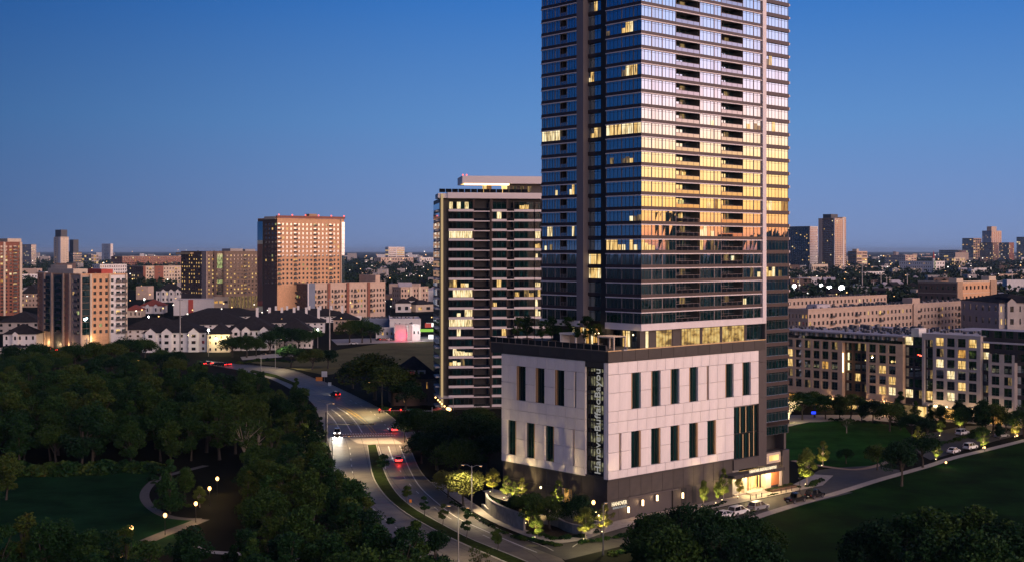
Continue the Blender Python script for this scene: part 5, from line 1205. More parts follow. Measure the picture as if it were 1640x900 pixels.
# far away: town, woods and street lights too small to tell apart
def quadblob(mb, x, y, r, h, n, R_):
    for _ in range(n):
        a = R_.uniform(0, 6.283); u = R_.random(); q = r * math.sqrt(1 - u * u * .8); c = Vector((x + math.cos(a) * q * R_.uniform(.3, 1), y + math.sin(a) * q * R_.uniform(.3, 1), h * (.25 + .72 * u)))
        d1 = Vector((R_.gauss(0, 1), R_.gauss(0, 1), R_.gauss(0, .5))).normalized(); d2 = d1.cross(Vector((R_.gauss(0, 1), R_.gauss(0, 1), R_.gauss(0, 1)))).normalized(); e = r * R_.uniform(.22, .42)
        mb.q(c - d1 * e, c + d2 * e * .7, c + d1 * e, c - d2 * e * .7)
R2 = random.Random(5)
fw_ = MB(); ft = MB(); ftl = MB(); fl_ = MB()
foot = [(o.location.x, o.location.y, o.rotation_euler.z, *o['dims']) for o in S.objects if 'dims' in o]
def clear(x, y, r):
    for ox, oy, a, L, b, h in foot:
        dx, dy = x - ox, y - oy; u = dx * math.cos(a) + dy * math.sin(a); v = -dx * math.sin(a) + dy * math.cos(a)
        if -r < u < L + r and -r < v < b + r: return False
    return True
for o in S.objects:
    if 'dims' in o: del o['dims']
for i in range(9000):
    Y = 700 * (9 ** (R2.random() ** .85)); k = R2.uniform(-.46, .46) if i % 3 else R2.uniform(-.46, 1.3); X = k * Y
    py = CY + KF / Y; px = CX + F * k
    if 0 < px < 1640 and py > 520 : continue
    if -20 < px < 720 and py > 470: continue
    if 1250 < px and py > 500: continue
    r = R2.uniform(4, 8)
    if clear(X, Y, r): quadblob(fw_, X, Y, r * (1 + Y / 6000), R2.uniform(7, 13) * (1 + Y / 9000), 26 if Y < 1800 else 16, R2)
for i in range(260):
    X = R2.uniform(190, 900); Y = R2.uniform(60, 480)
    if X > .47 * Y + 40: quadblob(fw_, X, Y, R2.uniform(5, 8), R2.uniform(10, 16), 22, R2)
fw_.build('far_woods', 'leaf_far', kind='stuff')
for i in range(1050):
    Y = 1300 * (14 ** R2.random()); k = R2.uniform(-.46, .9); X = k * Y; w, d, h = R2.uniform(12, 40), R2.uniform(12, 30), R2.choice((5, 6, 7, 9, 12, 14)) * (1 + .6 * (R2.random() < .12))
    if Y > 5000: h *= R2.choice((1, 1.2, 2, 3.2)); w *= 1.6
    if not clear(X, Y, 22): continue
    ft.box(X, X + w, Y, Y + d, 0, h, R2.choice((0, 0, 1, 2, 3)))
    for _ in range(3):
        if R2.random() < .5: x = X + R2.uniform(.1, .8) * w; z = h * R2.uniform(.3, .8); ft.q((x, Y - .05, z), (x + 1.6, Y - .05, z), (x + 1.6, Y - .05, z + 1.5), (x, Y - .05, z + 1.5), m=4)
ft.build('distant_town', ['stucco_grey', 'stucco_white', 'brick_dark', 'stucco_pink', 'lit_far'], kind='stuff')
for i in range(820):
    Y = 800 * (16 ** R2.random()); k = R2.uniform(-.44, .46); X = k * Y; z = R2.uniform(6, 11) + (R2.random() < .15) * Y * .004; e = .10 + Y * .00028 * R2.uniform(.5, 1.1)
    if CX + F * k > 715 and CX + F * k < 1262 or not clear(X, Y, 4): continue
    fl_.tube([(X, Y, 0), (X, Y, z)], e * .2, 3, 2, False); fl_.box(X - e, X + e, Y - e, Y + e, z, z + 2 * e, 0 if R2.random() < .6 else 1)
fl_.build('distant_street_lights', ['far_orange', 'far_white', 'black_metal'], kind='stuff')
# ------------------------------------------------------------------ trees of the park and streets
def inpoly(p, poly):
    r = False; n = len(poly)
    for i in range(n):
        a, b = poly[i], poly[(i + 1) % n]
        if (a[1] > p[1]) != (b[1] > p[1]) and p[0] < (b[0] - a[0]) * (p[1] - a[1]) / (b[1] - a[1]) + a[0]: r = not r
    return r
KINDS = {'oak': 'broad dark tree', 'oval': 'upright dark tree', 'ragged': 'feathery dark tree', 'cone': 'pointed dark tree', 'sparse': 'thin pale limbed tree'}
placed = []
def wood(n, poly, hmin, hmax, where, grp, sep=5.5, kinds=('oak', 'ragged', 'oval', 'ragged', 'cone', 'ragged', 'oval')):
    P = pl(poly); xs_ = [p[0] for p in P]; ys_ = [p[1] for p in P]; k = 0; tr = 0
    while k < n and tr < n * 60:
        tr += 1; x = rnd.uniform(min(xs_), max(xs_)); y = rnd.uniform(min(ys_), max(ys_))
        if not inpoly((x, y), P) or any((x - a) ** 2 + (y - b) ** 2 < sep * sep for a, b in placed): continue
        placed.append((x, y)); kd = rnd.choice(kinds); h = rnd.uniform(hmin, hmax)
        tree(kd, (x, y), h, KINDS[kd] + ' ' + where, grp, 1.0 if kd != 'oak' else .9); k += 1
# the dense wood beyond the park lawn
wood(120, [(-40, 648), (60, 642), (200, 650), (330, 655), (420, 662), (440, 690), (380, 735), (262, 752), (-40, 755)], 10, 16, 'in the wood beyond the park lawn', 'trees of the wood beyond the park lawn', 6.5)
wood(28, [(-60, 606), (140, 604), (260, 606), (310, 622), (370, 634), (320, 640), (60, 638), (-60, 645)], 6, 9, 'at the back of the wood, nearest the far road', 'trees at the back of the wood', 8)
wood(14, [(395, 640), (440, 655), (478, 668), (500, 690), (505, 735), (470, 740), (420, 700)], 9, 12.5, 'between the wood and the road', 'trees between wood and road', 5.5)
wood(26, [(440, 745), (505, 745), (515, 775), (520, 810), (560, 850), (600, 885), (500, 910), (390, 880), (385, 800), (410, 770)], 8, 12, 'between the lamp lit path and the road', 'trees between path and road', 5)
wood(20, [(395, 905), (640, 925), (720, 985), (640, 1030), (380, 1000)], 9, 12.5, 'at the bottom edge of the picture, left of the road', 'trees at the bottom edge left of the road', 4.6)
wood(15, [(-60, 925), (150, 915), (300, 930), (360, 985), (160, 1020), (-60, 1010)], 8.5, 11, 'at the bottom left below the park lawn', 'trees at the bottom left', 4.6)
for px, py, h, k, l in ((272, 822, 11, 'cone', 'pointed tree standing inside the bend of the park path'), (296, 800, 7, 'oval', 'small dark tree behind the lamp at the path bend'), (10, 800, 10, 'oval', 'dark tree at the left picture edge beside the lawn'), (-20, 830, 10, 'oval', 'dark tree cut by the left picture edge'),
                        (392, 752, 12.5, 'sparse', 'bare limbed pale tree on the edge of the wood'), (412, 742, 11, 'sparse', 'second bare pale tree on the edge of the wood'), (428, 650, 9.5, 'cone', 'pointed tree against the far road, left of the pair'), (474, 652, 10, 'cone', 'pointed tree against the far road, right of the pair'),
                        (562, 886, 13, 'oval', 'tall yellow green tree leaning over the road bend'), (700, 935, 8.5, 'oval', 'dark tree beside the road at the bottom edge'), (770, 925, 5, 'sparse', 'thin pale shrub tree on the median at the bottom edge'),
                        (320, 812, 4.5, 'lit', 'small yellow green tree lit by the path lamp')):
    tree(k, G(px, py), h, l)
# round topped street trees by the townhouses and the far road
for i, (px, py, h) in enumerate(((232, 575, 11), (258, 585, 8), (150, 588, 12), (180, 588, 12), (205, 582, 13), (60, 590, 12), (95, 592, 10), (372, 572, 11), (395, 572, 12), (410, 570, 9), (20, 590, 11), (120, 590, 12), (280, 592, 9))):
    tree('oak', G(px, py), h, 'round dark street tree in front of the white townhouses', 'street trees before the townhouses', 1.15)
for i in range(34):
    px = rnd.uniform(-20, 285); tree('oak', G(px, rnd.uniform(588, 606)), rnd.uniform(6, 9), 'dark tree in the belt between the wood and the far road', 'trees of the belt before the far road', 1.2)
for i, (px, py, h, w) in enumerate(((432, 565, 12, 1.2), (455, 562, 14, 1.2), (478, 560, 12, 1.1), (500, 557, 11, 1.1), (466, 588, 11, 1.2), (500, 592, 10, 1.3), (525, 590, 9, 1.2))):
    tree('oak', G(px, py), h, 'dark oak by the field and the townhouse fence', 'oaks by the field', w)
for px, py, h, w, l in ((560, 549, 14, 1.1, 'yellow green lit tree before the warehouses, left'), (580, 549, 15, 1.1, 'yellow green lit tree before the warehouses, right'), (594, 548, 12, 1.1, 'dark tree before the white shed front'), (658, 544, 6, .8, 'little tree in front of the bright white block'),
                        (600, 640, 17, 1.25, 'largest dark oak right of the road, before the field'), (565, 622, 11, 1.2, 'dark oak by the road left of the largest oak'), (628, 650, 15, 1.2, 'dark oak between the road and the brick house'), (650, 655, 10, 1.1, 'dark oak in front of the brick house')):
    tree('oak', G(px, py), h, l, None, w)
for i, (px, py, h, w) in enumerate(((668, 716, 10.5, 1.2), (690, 722, 11, 1.25), (720, 735, 11.5, 1.2), (700, 752, 10.5, 1.2), (735, 770, 10, 1.2), (760, 735, 11, 1.2), (780, 760, 10, 1.1), (790, 722, 9.5, 1.2), (755, 705, 8.5, 1.2), (700, 698, 8, 1.2), (660, 690, 7, 1.1), (770, 690, 7.5, 1.2), (675, 742, 8, 1.0))):
    tree('oak', G(px, py), h, 'dark oak in the grove between road and podium', 'oaks of the grove beside the podium', w)
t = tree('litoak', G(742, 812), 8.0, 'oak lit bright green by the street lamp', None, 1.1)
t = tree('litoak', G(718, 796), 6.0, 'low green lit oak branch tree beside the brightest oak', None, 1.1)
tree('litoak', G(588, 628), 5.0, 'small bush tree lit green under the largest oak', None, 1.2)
# young trees on the median
for i, (px, py, h, l) in enumerate(((613, 765, 6.4, 'young median tree nearest the crossing'), (651, 808, 4.6, 'young median tree second from the crossing'), (680, 829, 4.4, 'young median tree third from the crossing'), (709, 844, 4.6, 'young median tree fourth from the crossing'), (747, 864, 4.8, 'young median tree before the pale light pole'), (797, 885, 4.8, 'young median tree nearest the bottom edge'))):
    tree('young', G(px, py), h, l, 'young trees on the median', 1.05)
# trees round the podium, lit from the ground
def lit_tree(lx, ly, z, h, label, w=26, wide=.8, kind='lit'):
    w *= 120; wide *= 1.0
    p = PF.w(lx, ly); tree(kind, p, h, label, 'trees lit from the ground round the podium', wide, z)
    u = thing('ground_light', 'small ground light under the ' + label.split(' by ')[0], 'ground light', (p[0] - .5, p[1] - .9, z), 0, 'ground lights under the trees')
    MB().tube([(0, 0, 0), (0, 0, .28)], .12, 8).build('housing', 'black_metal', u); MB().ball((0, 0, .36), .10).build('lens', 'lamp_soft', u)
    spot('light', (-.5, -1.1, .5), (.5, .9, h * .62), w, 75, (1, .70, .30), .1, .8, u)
def PX(px, py, z): return PF.l(G(px, py, z))
for px, py, z, h, l, w in ((789, 788, 2, 5.2, 'leftmost lit tree on the upper planter by the podium', 45), (811, 798, 2.0, 4.6, 'second lit tree on the upper planter by the podium', 26), (836, 796, 2.0, 4.0, 'third lit tree by the podium wall', 22), (846, 838, .6, 2.6, 'small lit bush tree under the spreading trees by the wall', 30), (824, 800, 2.0, 3.6, 'short lit tree between the upper planter trees by the wall', 24), (894.5, 810, 2.0, 5.0, 'lit slim tree by the podium side door', 30),
                           (861, 861, .1, 4.2, 'lit golden tree by the lower pavement', 45), (938, 864, .1, 6.0, 'tall slim lit tree by the podium corner', 36), (968, 852, .1, 5.2, 'bushy green lit tree by the podium corner', 50)):
    a = PX(px, py, z); lit_tree(a[0], a[1], z, h, l, w, .95 if w > 28 else .8)
for px, py, h, l, w in ((1127, 812, 5.6, 'left slim lit tree by the stone base wall', 30), (1149, 806, 4.6, 'middle slim lit tree by the stone base wall', 30), (1159, 801, 6.6, 'tallest slim lit tree by the stone base wall', 26), (1184, 796, 4.8, 'dark slim tree by the lobby steps', 6), (1292, 776, 8.5, 'sparse lit tree by the drive bend', 40), (1318, 746, 6.0, 'small white trunked lit tree by the round lawn', 26)):
    a = PX(px, py, .13); lit_tree(a[0], a[1], .13, h, l, w, .62 if px < 1200 else .9, 'lit')
for px, py, z, h, w, l in ((850, 842, .5, 6.5, 1.15, 'dark spreading tree in front of the retaining walls, left'), (880, 846, .5, 6.2, 1.15, 'dark spreading tree in front of the retaining walls, middle'), (925, 850, .3, 7.2, .9, 'dark tree by the glowing lantern'), (832, 836, .5, 5.5, 1.1, 'dark spreading tree beside the upper planter wall')):
    tree('oak', G(px, py, z), h, l, None, w, z)
# big trees at the bottom right
for i, (px, py, h, k, w) in enumerate(((1050, 925, 11, 'oak', .9), (1100, 940, 13, 'oak', .9), (1150, 930, 12, 'oak', .9), (1200, 925, 10.5, 'oak', .9), (1080, 985, 13, 'oak', .9), (1140, 990, 13, 'oak', .9), (1200, 985, 12, 'oak', .9), (1022, 960, 9, 'oak', .9), (1222, 910, 8, 'oak', .9), (1130, 892, 9, 'oak', .9), (1075, 900, 9.5, 'oak', .9))):
    k = 'ragged' if i % 2 else k
    tree(k, G(px, py), h, 'dark oak at the bottom edge below the garage door', 'oaks at the bottom edge below the podium', w)
for i, (px, py, h, k, w) in enumerate(((1400, 955, 12, 'oak', .9), (1450, 960, 13, 'oak', 1.0), (1510, 955, 14, 'oak', 1.0), (1570, 960, 14, 'oak', 1.0), (1620, 970, 13, 'oak', 1.0), (1480, 1010, 14, 'oak', .9), (1560, 1010, 14, 'oak', .9), (1660, 950, 12, 'oak', .9))):
    k = 'ragged' if i % 2 else k
    tree(k, G(px, py), h, 'dark oak on the big lawn at the bottom right corner', 'oaks at the bottom right corner', w)
for px, py, h, w, l in ((1444, 778, 10.5, .92, 'big black oak standing where the footpath meets the drive'), (1405, 752, 6.5, 1.0, 'dark low tree left of the big black oak'), (1478, 748, 8.5, 1.2, 'dark oak right of the big black oak'), (1355, 742, 4, 1.1, 'dark bush tree on the round lawn edge'), (1356, 693, 4.5, 1.2, 'leafless looking small tree on the round lawn')):
    tree('oak' if px != 1356 else 'sparse', G(px, py), h, l, None, w)
for i, (px, py, h, k) in enumerate(((1285, 672, 9, 'oak'), (1305, 668, 8.5, 'oak'), (1322, 671, 8, 'oak'), (1345, 672, 8, 'oval'), (1362, 674, 9, 'oak'), (1380, 676, 8, 'oval'), (1398, 677, 7.5, 'oak'), (1442, 688, 11.5, 'cone'), (1425, 690, 9, 'oak'), (1466, 682, 8, 'cone'), (1490, 684, 7, 'cone'), (1460, 700, 7, 'oak'), (1485, 705, 6.5, 'oak'), (1508, 685, 7, 'oval'), (1535, 688, 9, 'oval'), (1545, 692, 8, 'oak'), (1577, 695, 10, 'oval'), (1590, 694, 9, 'oak'), (1612, 692, 6, 'oak'), (1640, 700, 9, 'oak'), (1570, 716, 6, 'oak'), (1600, 705, 5, 'oval'))):
    tree(k, G(px, py), h, 'dark street tree in front of the long apartment block', 'street trees before the long apartment block', .95)
for px, py, h, w, l in ((1538, 690, 7, 40, 'tree lit from below by the shop doors, middle'), (1506, 698, 4.5, 24, 'small lit palm like tree by the parking'), (1626, 700, 5.5, 45, 'lit tree by the car park at the right edge'), (1470, 712, 5, 22, 'small lit tree left of the car park'), (1575, 718, 4.5, 30, 'lit tree beside the white parked car'), (1500, 736, 5, 26, 'lit bush tree at the lower end of the car park')):
    a = PX(px, py, .0); lit_tree(a[0], a[1], 0, h, l, w, .9)
tw = tree('sparse', G(1262, 676), 9, 'tree wrapped in bright yellow fairy lights beside the tall tower', None, 1.3)
for dx, dz, w in ((0, 1.5, 120), (1.5, 3, 140), (-1.5, 3.5, 100), (3.2, 2.2, 60)):
    p = G(1264, 676); point('fairy_light', (p[0] + dx, p[1] - .8, dz), w, (1, .85, .35), .3)
fb = MB(); q = G(1262, 676); r3 = random.Random(3)
for _ in range(420):
    a = r3.uniform(0, 6.28); h = r3.uniform(.3, 6.5); rr = .35 + max(0, h - 2.2) * r3.uniform(0, .9); fb.ball((rr * math.cos(a), rr * math.sin(a), h), .055, 0, 4, 3)
fbo = fb.build('fairy_lights', 'lamp_soft', None, label='string of small yellow lights wound round a tree trunk', cat='string lights'); fbo.location = (q[0], q[1], 0)
# shrubs and hedges
def hedge(L, n, r, z, lab, grp, jit=.5):
    P = resample(L, n)
    for p in P: shrub((p[0] + rnd.uniform(-jit, jit), p[1] + rnd.uniform(-jit, jit)), r * rnd.uniform(.55, 1.3), lab, grp, z, rnd.uniform(.6, 1.05))
hedge(pl([(725, 806), (760, 828), (790, 845), (812, 855)]), 26, .6, .1, 'low hedge bush between kerb and left pavement', 'hedge by the left pavement', .25)
hedge(pl([(826, 860), (860, 868), (900, 874)]), 22, .7, .1, 'low bush in the planting at the pavement corner', 'bushes at the pavement corner')
hedge(pl([(925, 870), (960, 866), (1000, 858), (1018, 850)]), 24, .65, .1, 'low bush in the strip beside the side street', 'bushes by the side street')
hedge(pl([(978, 890), (1010, 880), (1040, 872)]), 14, .8, .1, 'dark bush across the side street', 'bushes across the side street')
hedge(pl([(785, 797), (805, 812), (825, 824)], 1.6), 14, .6, 1.6, 'bush in the upper planter by the podium', 'bushes in the upper planter')
hedge(pl([(880, 815), (905, 822), (925, 830)], 1.4), 12, .6, 1.4, 'bush on the terrace below the side door', 'bushes below the side door')
hedge(pl([(850, 852), (890, 862), (930, 858), (955, 848)], .2), 24, .75, .1, 'grassy bush in front of the low wall', 'bushes in front of the low wall', .8)
hedge([PF.w(xcut + 10 + i * 1.2, -1.2) for i in range(3)] + [PF.w(57, -.6)], 14, .55, .5, 'bush in the planter beside the lobby', 'bushes in the lobby planter', .2)
hedge([PF.w(PF.X(1205), -3.9), PF.w(PF.X(1222), -3.7)], 6, .4, .13, 'little bush between the bollards', 'bushes between the bollards', .15)
hedge(pl([(1115, 822), (1140, 812), (1165, 804)]), 12, .5, .13, 'bush under the slim lit trees', 'bushes under the slim trees', .3)
hedge(pl([(1280, 780), (1300, 778), (1312, 770)]), 8, .8, .1, 'bush on the island at the drive bend', 'bushes at the drive bend')
hedge(pl([(1330, 673), (1350, 673), (1390, 676), (1410, 678)]), 10, .9, .1, 'low bush along the path of the round lawn', 'bushes by the round lawn')
hedge(pl([(1500, 712), (1530, 706), (1560, 698), (1600, 690), (1640, 686)]), 20, 1.0, .1, 'dark bush in the car park strip', 'bushes in the car park strip', .8)
hedge(pl([(385, 582), (410, 578), (440, 577), (465, 580)]), 16, 1.6, 0, 'dark hedge bush beside the far road', 'hedge beside the far road', .4)
hedge(pl([(610, 650), (640, 672), (655, 690)]), 14, 1.0, 0, 'dark bush beside the road under the oaks', 'bushes under the roadside oaks')
hedge(pl([(500, 690), (520, 720), (523, 760), (532, 790)]), 18, 1.3, 0, 'dark bush along the left edge of the road', 'bushes along the road', .8)
hedge(pl([(-20, 757), (60, 757), (140, 756), (250, 753)]), 60, 3.0, 0, 'dark undergrowth bush along the far edge of the park lawn', 'undergrowth along the park lawn', 3.0)
hedge(pl([(252, 768), (262, 785), (285, 800), (300, 812)]), 12, 1.3, 0, 'dark bush inside the bend of the park path', 'bushes inside the path bend', 1.2)
# retaining walls
def rwall(pxs, z0, zt, label, w=.4):
    P = smooth(pl(pxs, z0), 1); o = P[0]
    t = thing('retaining_wall', label, 'wall', (o[0], o[1], 0)); m = MB(); n = []
    for i in range(len(P)):
        a = P[max(0, i - 1)]; b = P[min(len(P) - 1, i + 1)]; L = math.dist(a, b) or 1; n.append((-(b[1] - a[1]) / L * w / 2, (b[0] - a[0]) / L * w / 2))
    A = [(p[0] - o[0] + k[0], p[1] - o[1] + k[1]) for p, k in zip(P, n)]; B = [(p[0] - o[0] - k[0], p[1] - o[1] - k[1]) for p, k in zip(P, n)]
    m.prism(A + B[::-1], 0, zt); m.build('wall', 'retaining', t)
    c = MB(); A2 = [(a[0] * 1.0 + k[0] * .25, a[1] + k[1] * .25) for a, k in zip(A, n)]; B2 = [(a[0] - k[0] * .25, a[1] - k[1] * .25) for a, k in zip(B, n)]
    c.prism(A2 + B2[::-1], zt + .002, zt + .12); c.build('coping', 'concrete', t)
rwall([(779, 813), (781, 822), (800, 834), (840, 850)], 0, 3.0, 'tall pale retaining wall at the left of the podium planters')
rwall([(773, 815), (790, 828), (810, 837), (826, 842)], 0, 1.0, 'low pale wall beside the left pavement')
rwall([(865, 838), (890, 841), (910, 852), (940, 857), (962, 850)], 0, 1.6, 'lower curving retaining wall near the podium corner')
rwall([(880, 832), (905, 838), (925, 843)], 0, 2.6, 'upper curving retaining wall below the side door')
rwall([(945, 842), (960, 848), (972, 846)], 0, 1.4, 'short pale wall beside the corner stair')
ter = PF.w(-4, 16); sheet('upper_terrace', [PF.w(*p) for p in ((-.0, 4.2), (-4.6, 5.0), (-7.5, 14), (-6.0, 26), (-3, 33.5), (0, 33.5))], 1.95, 'paving')
tp = thing('lobby_planter', 'low dark planter box beside the lobby steps', 'planter', PF.w(0, 0), PF.a)
MB().box(PF.X(1224), 57.5, -2.2, -.1, .13, .62).build('box', 'recess_brown', tp); MB().box(PF.X(1224) + .15, 57.3, -2.05, -.2, .62, .65).build('soil', 'mulch', tp)
for i, px in enumerate((1202, 1211, 1220, 1251, 1259, 1268)):
    p = PF.w(PF.X(px, -3.9), -3.9); b = thing('bollard', ('first', 'second', 'third', 'fourth', 'fifth', 'sixth')[i] + ' dark bollard from the left along the lobby kerb', 'bollard', (p[0], p[1], .13), 0, 'bollards along the lobby kerb')
    MB().tube([(0, 0, 0), (0, 0, .88)], .09, 8).build('post', 'black_metal', b); MB().tube([(0, 0, .88), (0, 0, .95)], [.11, .06], 8).build('cap', 'black_metal', b)
# ------------------------------------------------------------------ lamps
def path_lamp(px, py, label, w=900, h=3.6, z=0):
    p = G(px, py + 0, h); t = thing('path_lamp', label, 'street lamp', (p[0], p[1], 0), 0, 'lamps along the park path')
    MB().tube([(0, 0, 0), (0, 0, .4), (0, 0, h - .35)], [.12, .07, .055], 8).build('pole', 'black_metal', t)
    MB().ball((0, 0, h), .36, sz=1.2).build('globe', 'lamp_warm', t); MB().tube([(0, 0, h + .28), (0, 0, h + .42)], [.2, .05], 8).build('cap', 'black_metal', t)
    point('light', (0, 0, h - .55), w, (1, .62, .26), .2, t)
for px, py, l in ((348, 766, 'path lamp standing highest on the slope of the park path'), (335.6, 781.6, 'second path lamp down the park path'), (313.6, 806, 'path lamp beside the little yellow lit tree'), (264.4, 824.6, 'path lamp at the bend of the park path'), (210.6, 844.4, 'path lamp on the lawn edge'), (182, 867, 'dim path lamp near the bottom left trees'), (399.6, 743.6, 'path lamp half hidden in the wood'), (196, 894, 'path lamp at the bottom edge among trees'), (476.5, 661, 'lamp glowing through the pointed trees by the road'), (428, 621, 'lamp left of the pointed trees by the far road'), (221, 578, 'orange lamp at the car lot beyond the wood')):
    path_lamp(px, py, l, 900 if px not in (182, 196) else 250)
def street_light(px, base, h, arms, label, w=2600, col=(1, .78, .46), pole='steel'):
    p = G(px, base); t = thing('street_light', label, 'street light', p, 0)
    MB().tube([(0, 0, 0), (0, 0, .5), (0, 0, h)], [.2, .14, .09], 8).build('pole', pole, t)
    for a in arms:
        MB().tube([(0, 0, h - .3), (a[0] * .5, a[1] * .5, h + .15), (a[0], a[1], h + .1)], .05, 6).build('arm', pole, t)
        hd = MB().box(a[0] - .35, a[0] + .35, a[1] - .14, a[1] + .14, h, h + .16).build('lamp_head', pole, t); MB().box(a[0] - .22, a[0] + .22, a[1] - .1, a[1] + .1, h - .03, h - .002).build('lens', 'lamp_warm', hd)
        spot('light', (a[0], a[1], h - .2), (a[0] * 1.5, a[1] * 1.5, 0), w * 2.0, 140, col, .25, .7, t)
street_light(755.5, 819, 9.2, ((-1.8, .6), (1.8, -.6)), 'double armed light pole at the right kerb before the green lit oak', 2600)
street_light(734, 899, 9.2, ((-1.6, .8), (1.6, -.8)), 'pale light pole on the median at the bottom edge', 900)
street_light(524, 716, 11.5, ((1.6, .8),), 'light pole rising above the left traffic signal', 8000)
street_light(532, 764, 9.5, ((4.0, -.5),), 'added light pole at the left kerb of the near carriageway', 5200, (1, .76, .38), 'black_metal')  # added pole, warms the near left carriageway
street_light(441, 590, 13, ((2.5, .3),), 'light pole at the far road before the field', 6000)
street_light(418, 601, 9, ((2, .3),), 'shorter light pole at the far road', 2500)
street_light(612, 661, 10, ((-4.0, -1.5),), 'added light pole at the right kerb beyond the crossing', 8000, (1, .76, .36), 'black_metal')  # added pole, throws a warm pool beyond the crossing
street_light(648, 708, 9.5, ((-3.6, -1.6),), 'added light pole at the edge of the grove beside the crossing', 6500, (1, .68, .36), 'black_metal')  # added pole, lights the crossing from the grove side
street_light(966, 888, 8.5, ((.6, 1.6),), 'light pole at the corner of the side street', 3000, (1, .82, .42))
for px, b, h, l in ((288.5, 577, 30, 'tall slim steel mast in front of the townhouses'), (528, 560, 27, 'tall grey utility mast left of the warehouses'), (652, 545, 9, 'dark pole before the pink lit wall'), (139, 566, 8, 'short street pole beside the midrise')):
    p = G(px, b); t = thing('utility_pole', l, 'pole', p); MB().tube([(0, 0, 0), (0, 0, h)], [.38, .22], 8).build('pole', 'steel', t); MB().box(-1.2, 1.2, -.1, .1, h - 1.5, h - 1.2).build('crossarm', 'steel', t)
for i, (px, b, tp_) in enumerate(((1381, 470, 422), (1411, 470, 438), (1453, 470, 438), (1420, 468, 443), (1425, 468, 443), (1399, 470, 450), (1539, 452, 421), (1621, 458, 434), (1280, 472, 440))):
    p = G(px, b); h = (b - tp_) * p[1] / F; t = thing('utility_pole', ('tallest mast right of the stadium lamps', 'mast beside the pink gabled houses', 'mast right of the gabled houses', 'left one of the twin lattice masts', 'right one of the twin lattice masts', 'short mast near the stadium lamps', 'mast under the skyline cluster', 'mast at the far right', 'mast beside the tall tower edge')[i], 'pole', p)
    MB().tube([(0, 0, 0), (0, 0, h)], [.8, .4], 6).build('pole', 'steel', t); MB().box(-2.5, 2.5, -.2, .2, h - 2, h - 1.5).build('crossarm', 'steel', t)
for px, py, b, l, w in ((1328, 462, 478, 'left bright white stadium lamp', 1), (1348, 461, 478, 'right bright white stadium lamp', 1), (1272, 458, 474, 'smaller white lamp beside the tall tower', .5), (1315, 457, 476, 'small white lamp left of the stadium pair', .3)):
    p = G(px, b); h = H - (py - CY) * p[1] / F; t = thing('floodlight_mast', l, 'floodlight', p); MB().tube([(0, 0, 0), (0, 0, h)], [.5, .3], 6).build('pole', 'steel', t)
    e = 3.0 * (w ** .5); MB().ball((0, -.2, h), e * .95).build('lamp_bank', 'lamp_white', t); MB().box(-e - .1, e + .1, .31, .6, h - e * .7, h + e * .7).build('lamp_frame', 'steel', t)
    point('light', (0, -3, h), 12000 * w, (.95, 1, .92), 1, t)
for px, py, l, h in ((12, 532, 'bright white lamp beside the far left gabled house', 9), (238, 507, 'white lamp over the hedge behind the midrise', 9), (231, 479, 'lamp above the red tiled house', 9), (334, 528, 'white floodlight over the cream townhouse block', 13), (509, 527, 'small white lamp at the right end of the townhouses', 10), (703, 501, 'white lamp beside the banded tower', 9), (162, 560, 'lamp by the street pole at the midrise', 6)):
    p = G(px, py, h); t = thing('yard_lamp', l, 'street lamp', (p[0], p[1], 0)); MB().tube([(0, 0, 0), (0, 0, h - .5)], [.16, .1], 6).build('pole', 'steel', t)
    MB().ball((0, 0, h), .5).build('lamp_head', 'lamp_white', t); point('light', (0, -1.0, h - .6), 1500, (1, .97, .85), .5, t)
def lantern(px, py, z, h, label, w, mat='lamp_warm', r=.3):
    p = G(px, py, z + h); t = thing('lantern', label, 'lantern', (p[0], p[1], z)); MB().tube([(0, 0, 0), (0, 0, h - r)], .06, 6).build('pole', 'black_metal', t)
    MB().ball((0, 0, h), r, sz=1.3).build('glass', mat, t); MB().tube([(0, 0, h + r * 1.3), (0, 0, h + r * 1.3 + .15)], [.22, .03], 6).build('cap', 'black_metal', t); point('light', (0, -.6, h), w, (1, .62, .28), .2, t)
lantern(950.5, 804, 1.4, 4.2, 'brightest glowing lantern at the podium corner', 60, r=.34); lantern(954, 819, 1.0, 1.8, 'small lamp at the top of the corner stair', 14, 'lamp_soft', .15); lantern(959, 825, .6, 1.8, 'small lamp at the foot of the corner stair', 12, 'lamp_soft', .15); lantern(866, 780, 2, 4.0, 'wall height lamp on the dark podium side', 24, 'lamp_soft', .2)
for px, b, h, l in ((962.5, 864, 5.2, 'thin black lamp post at the podium corner'), (1281, 801, 4.6, 'black lamp post in front of the parked dark vehicles')):
    p = G(px, b); t = thing('lamp_post', l, 'lamp post', p); MB().tube([(0, 0, 0), (0, 0, h)], [.08, .06], 8).build('pole', 'black_metal', t); MB().box(-.3, .3, -.15, .15, h, h + .12).build('lamp_head', 'black_metal', t)
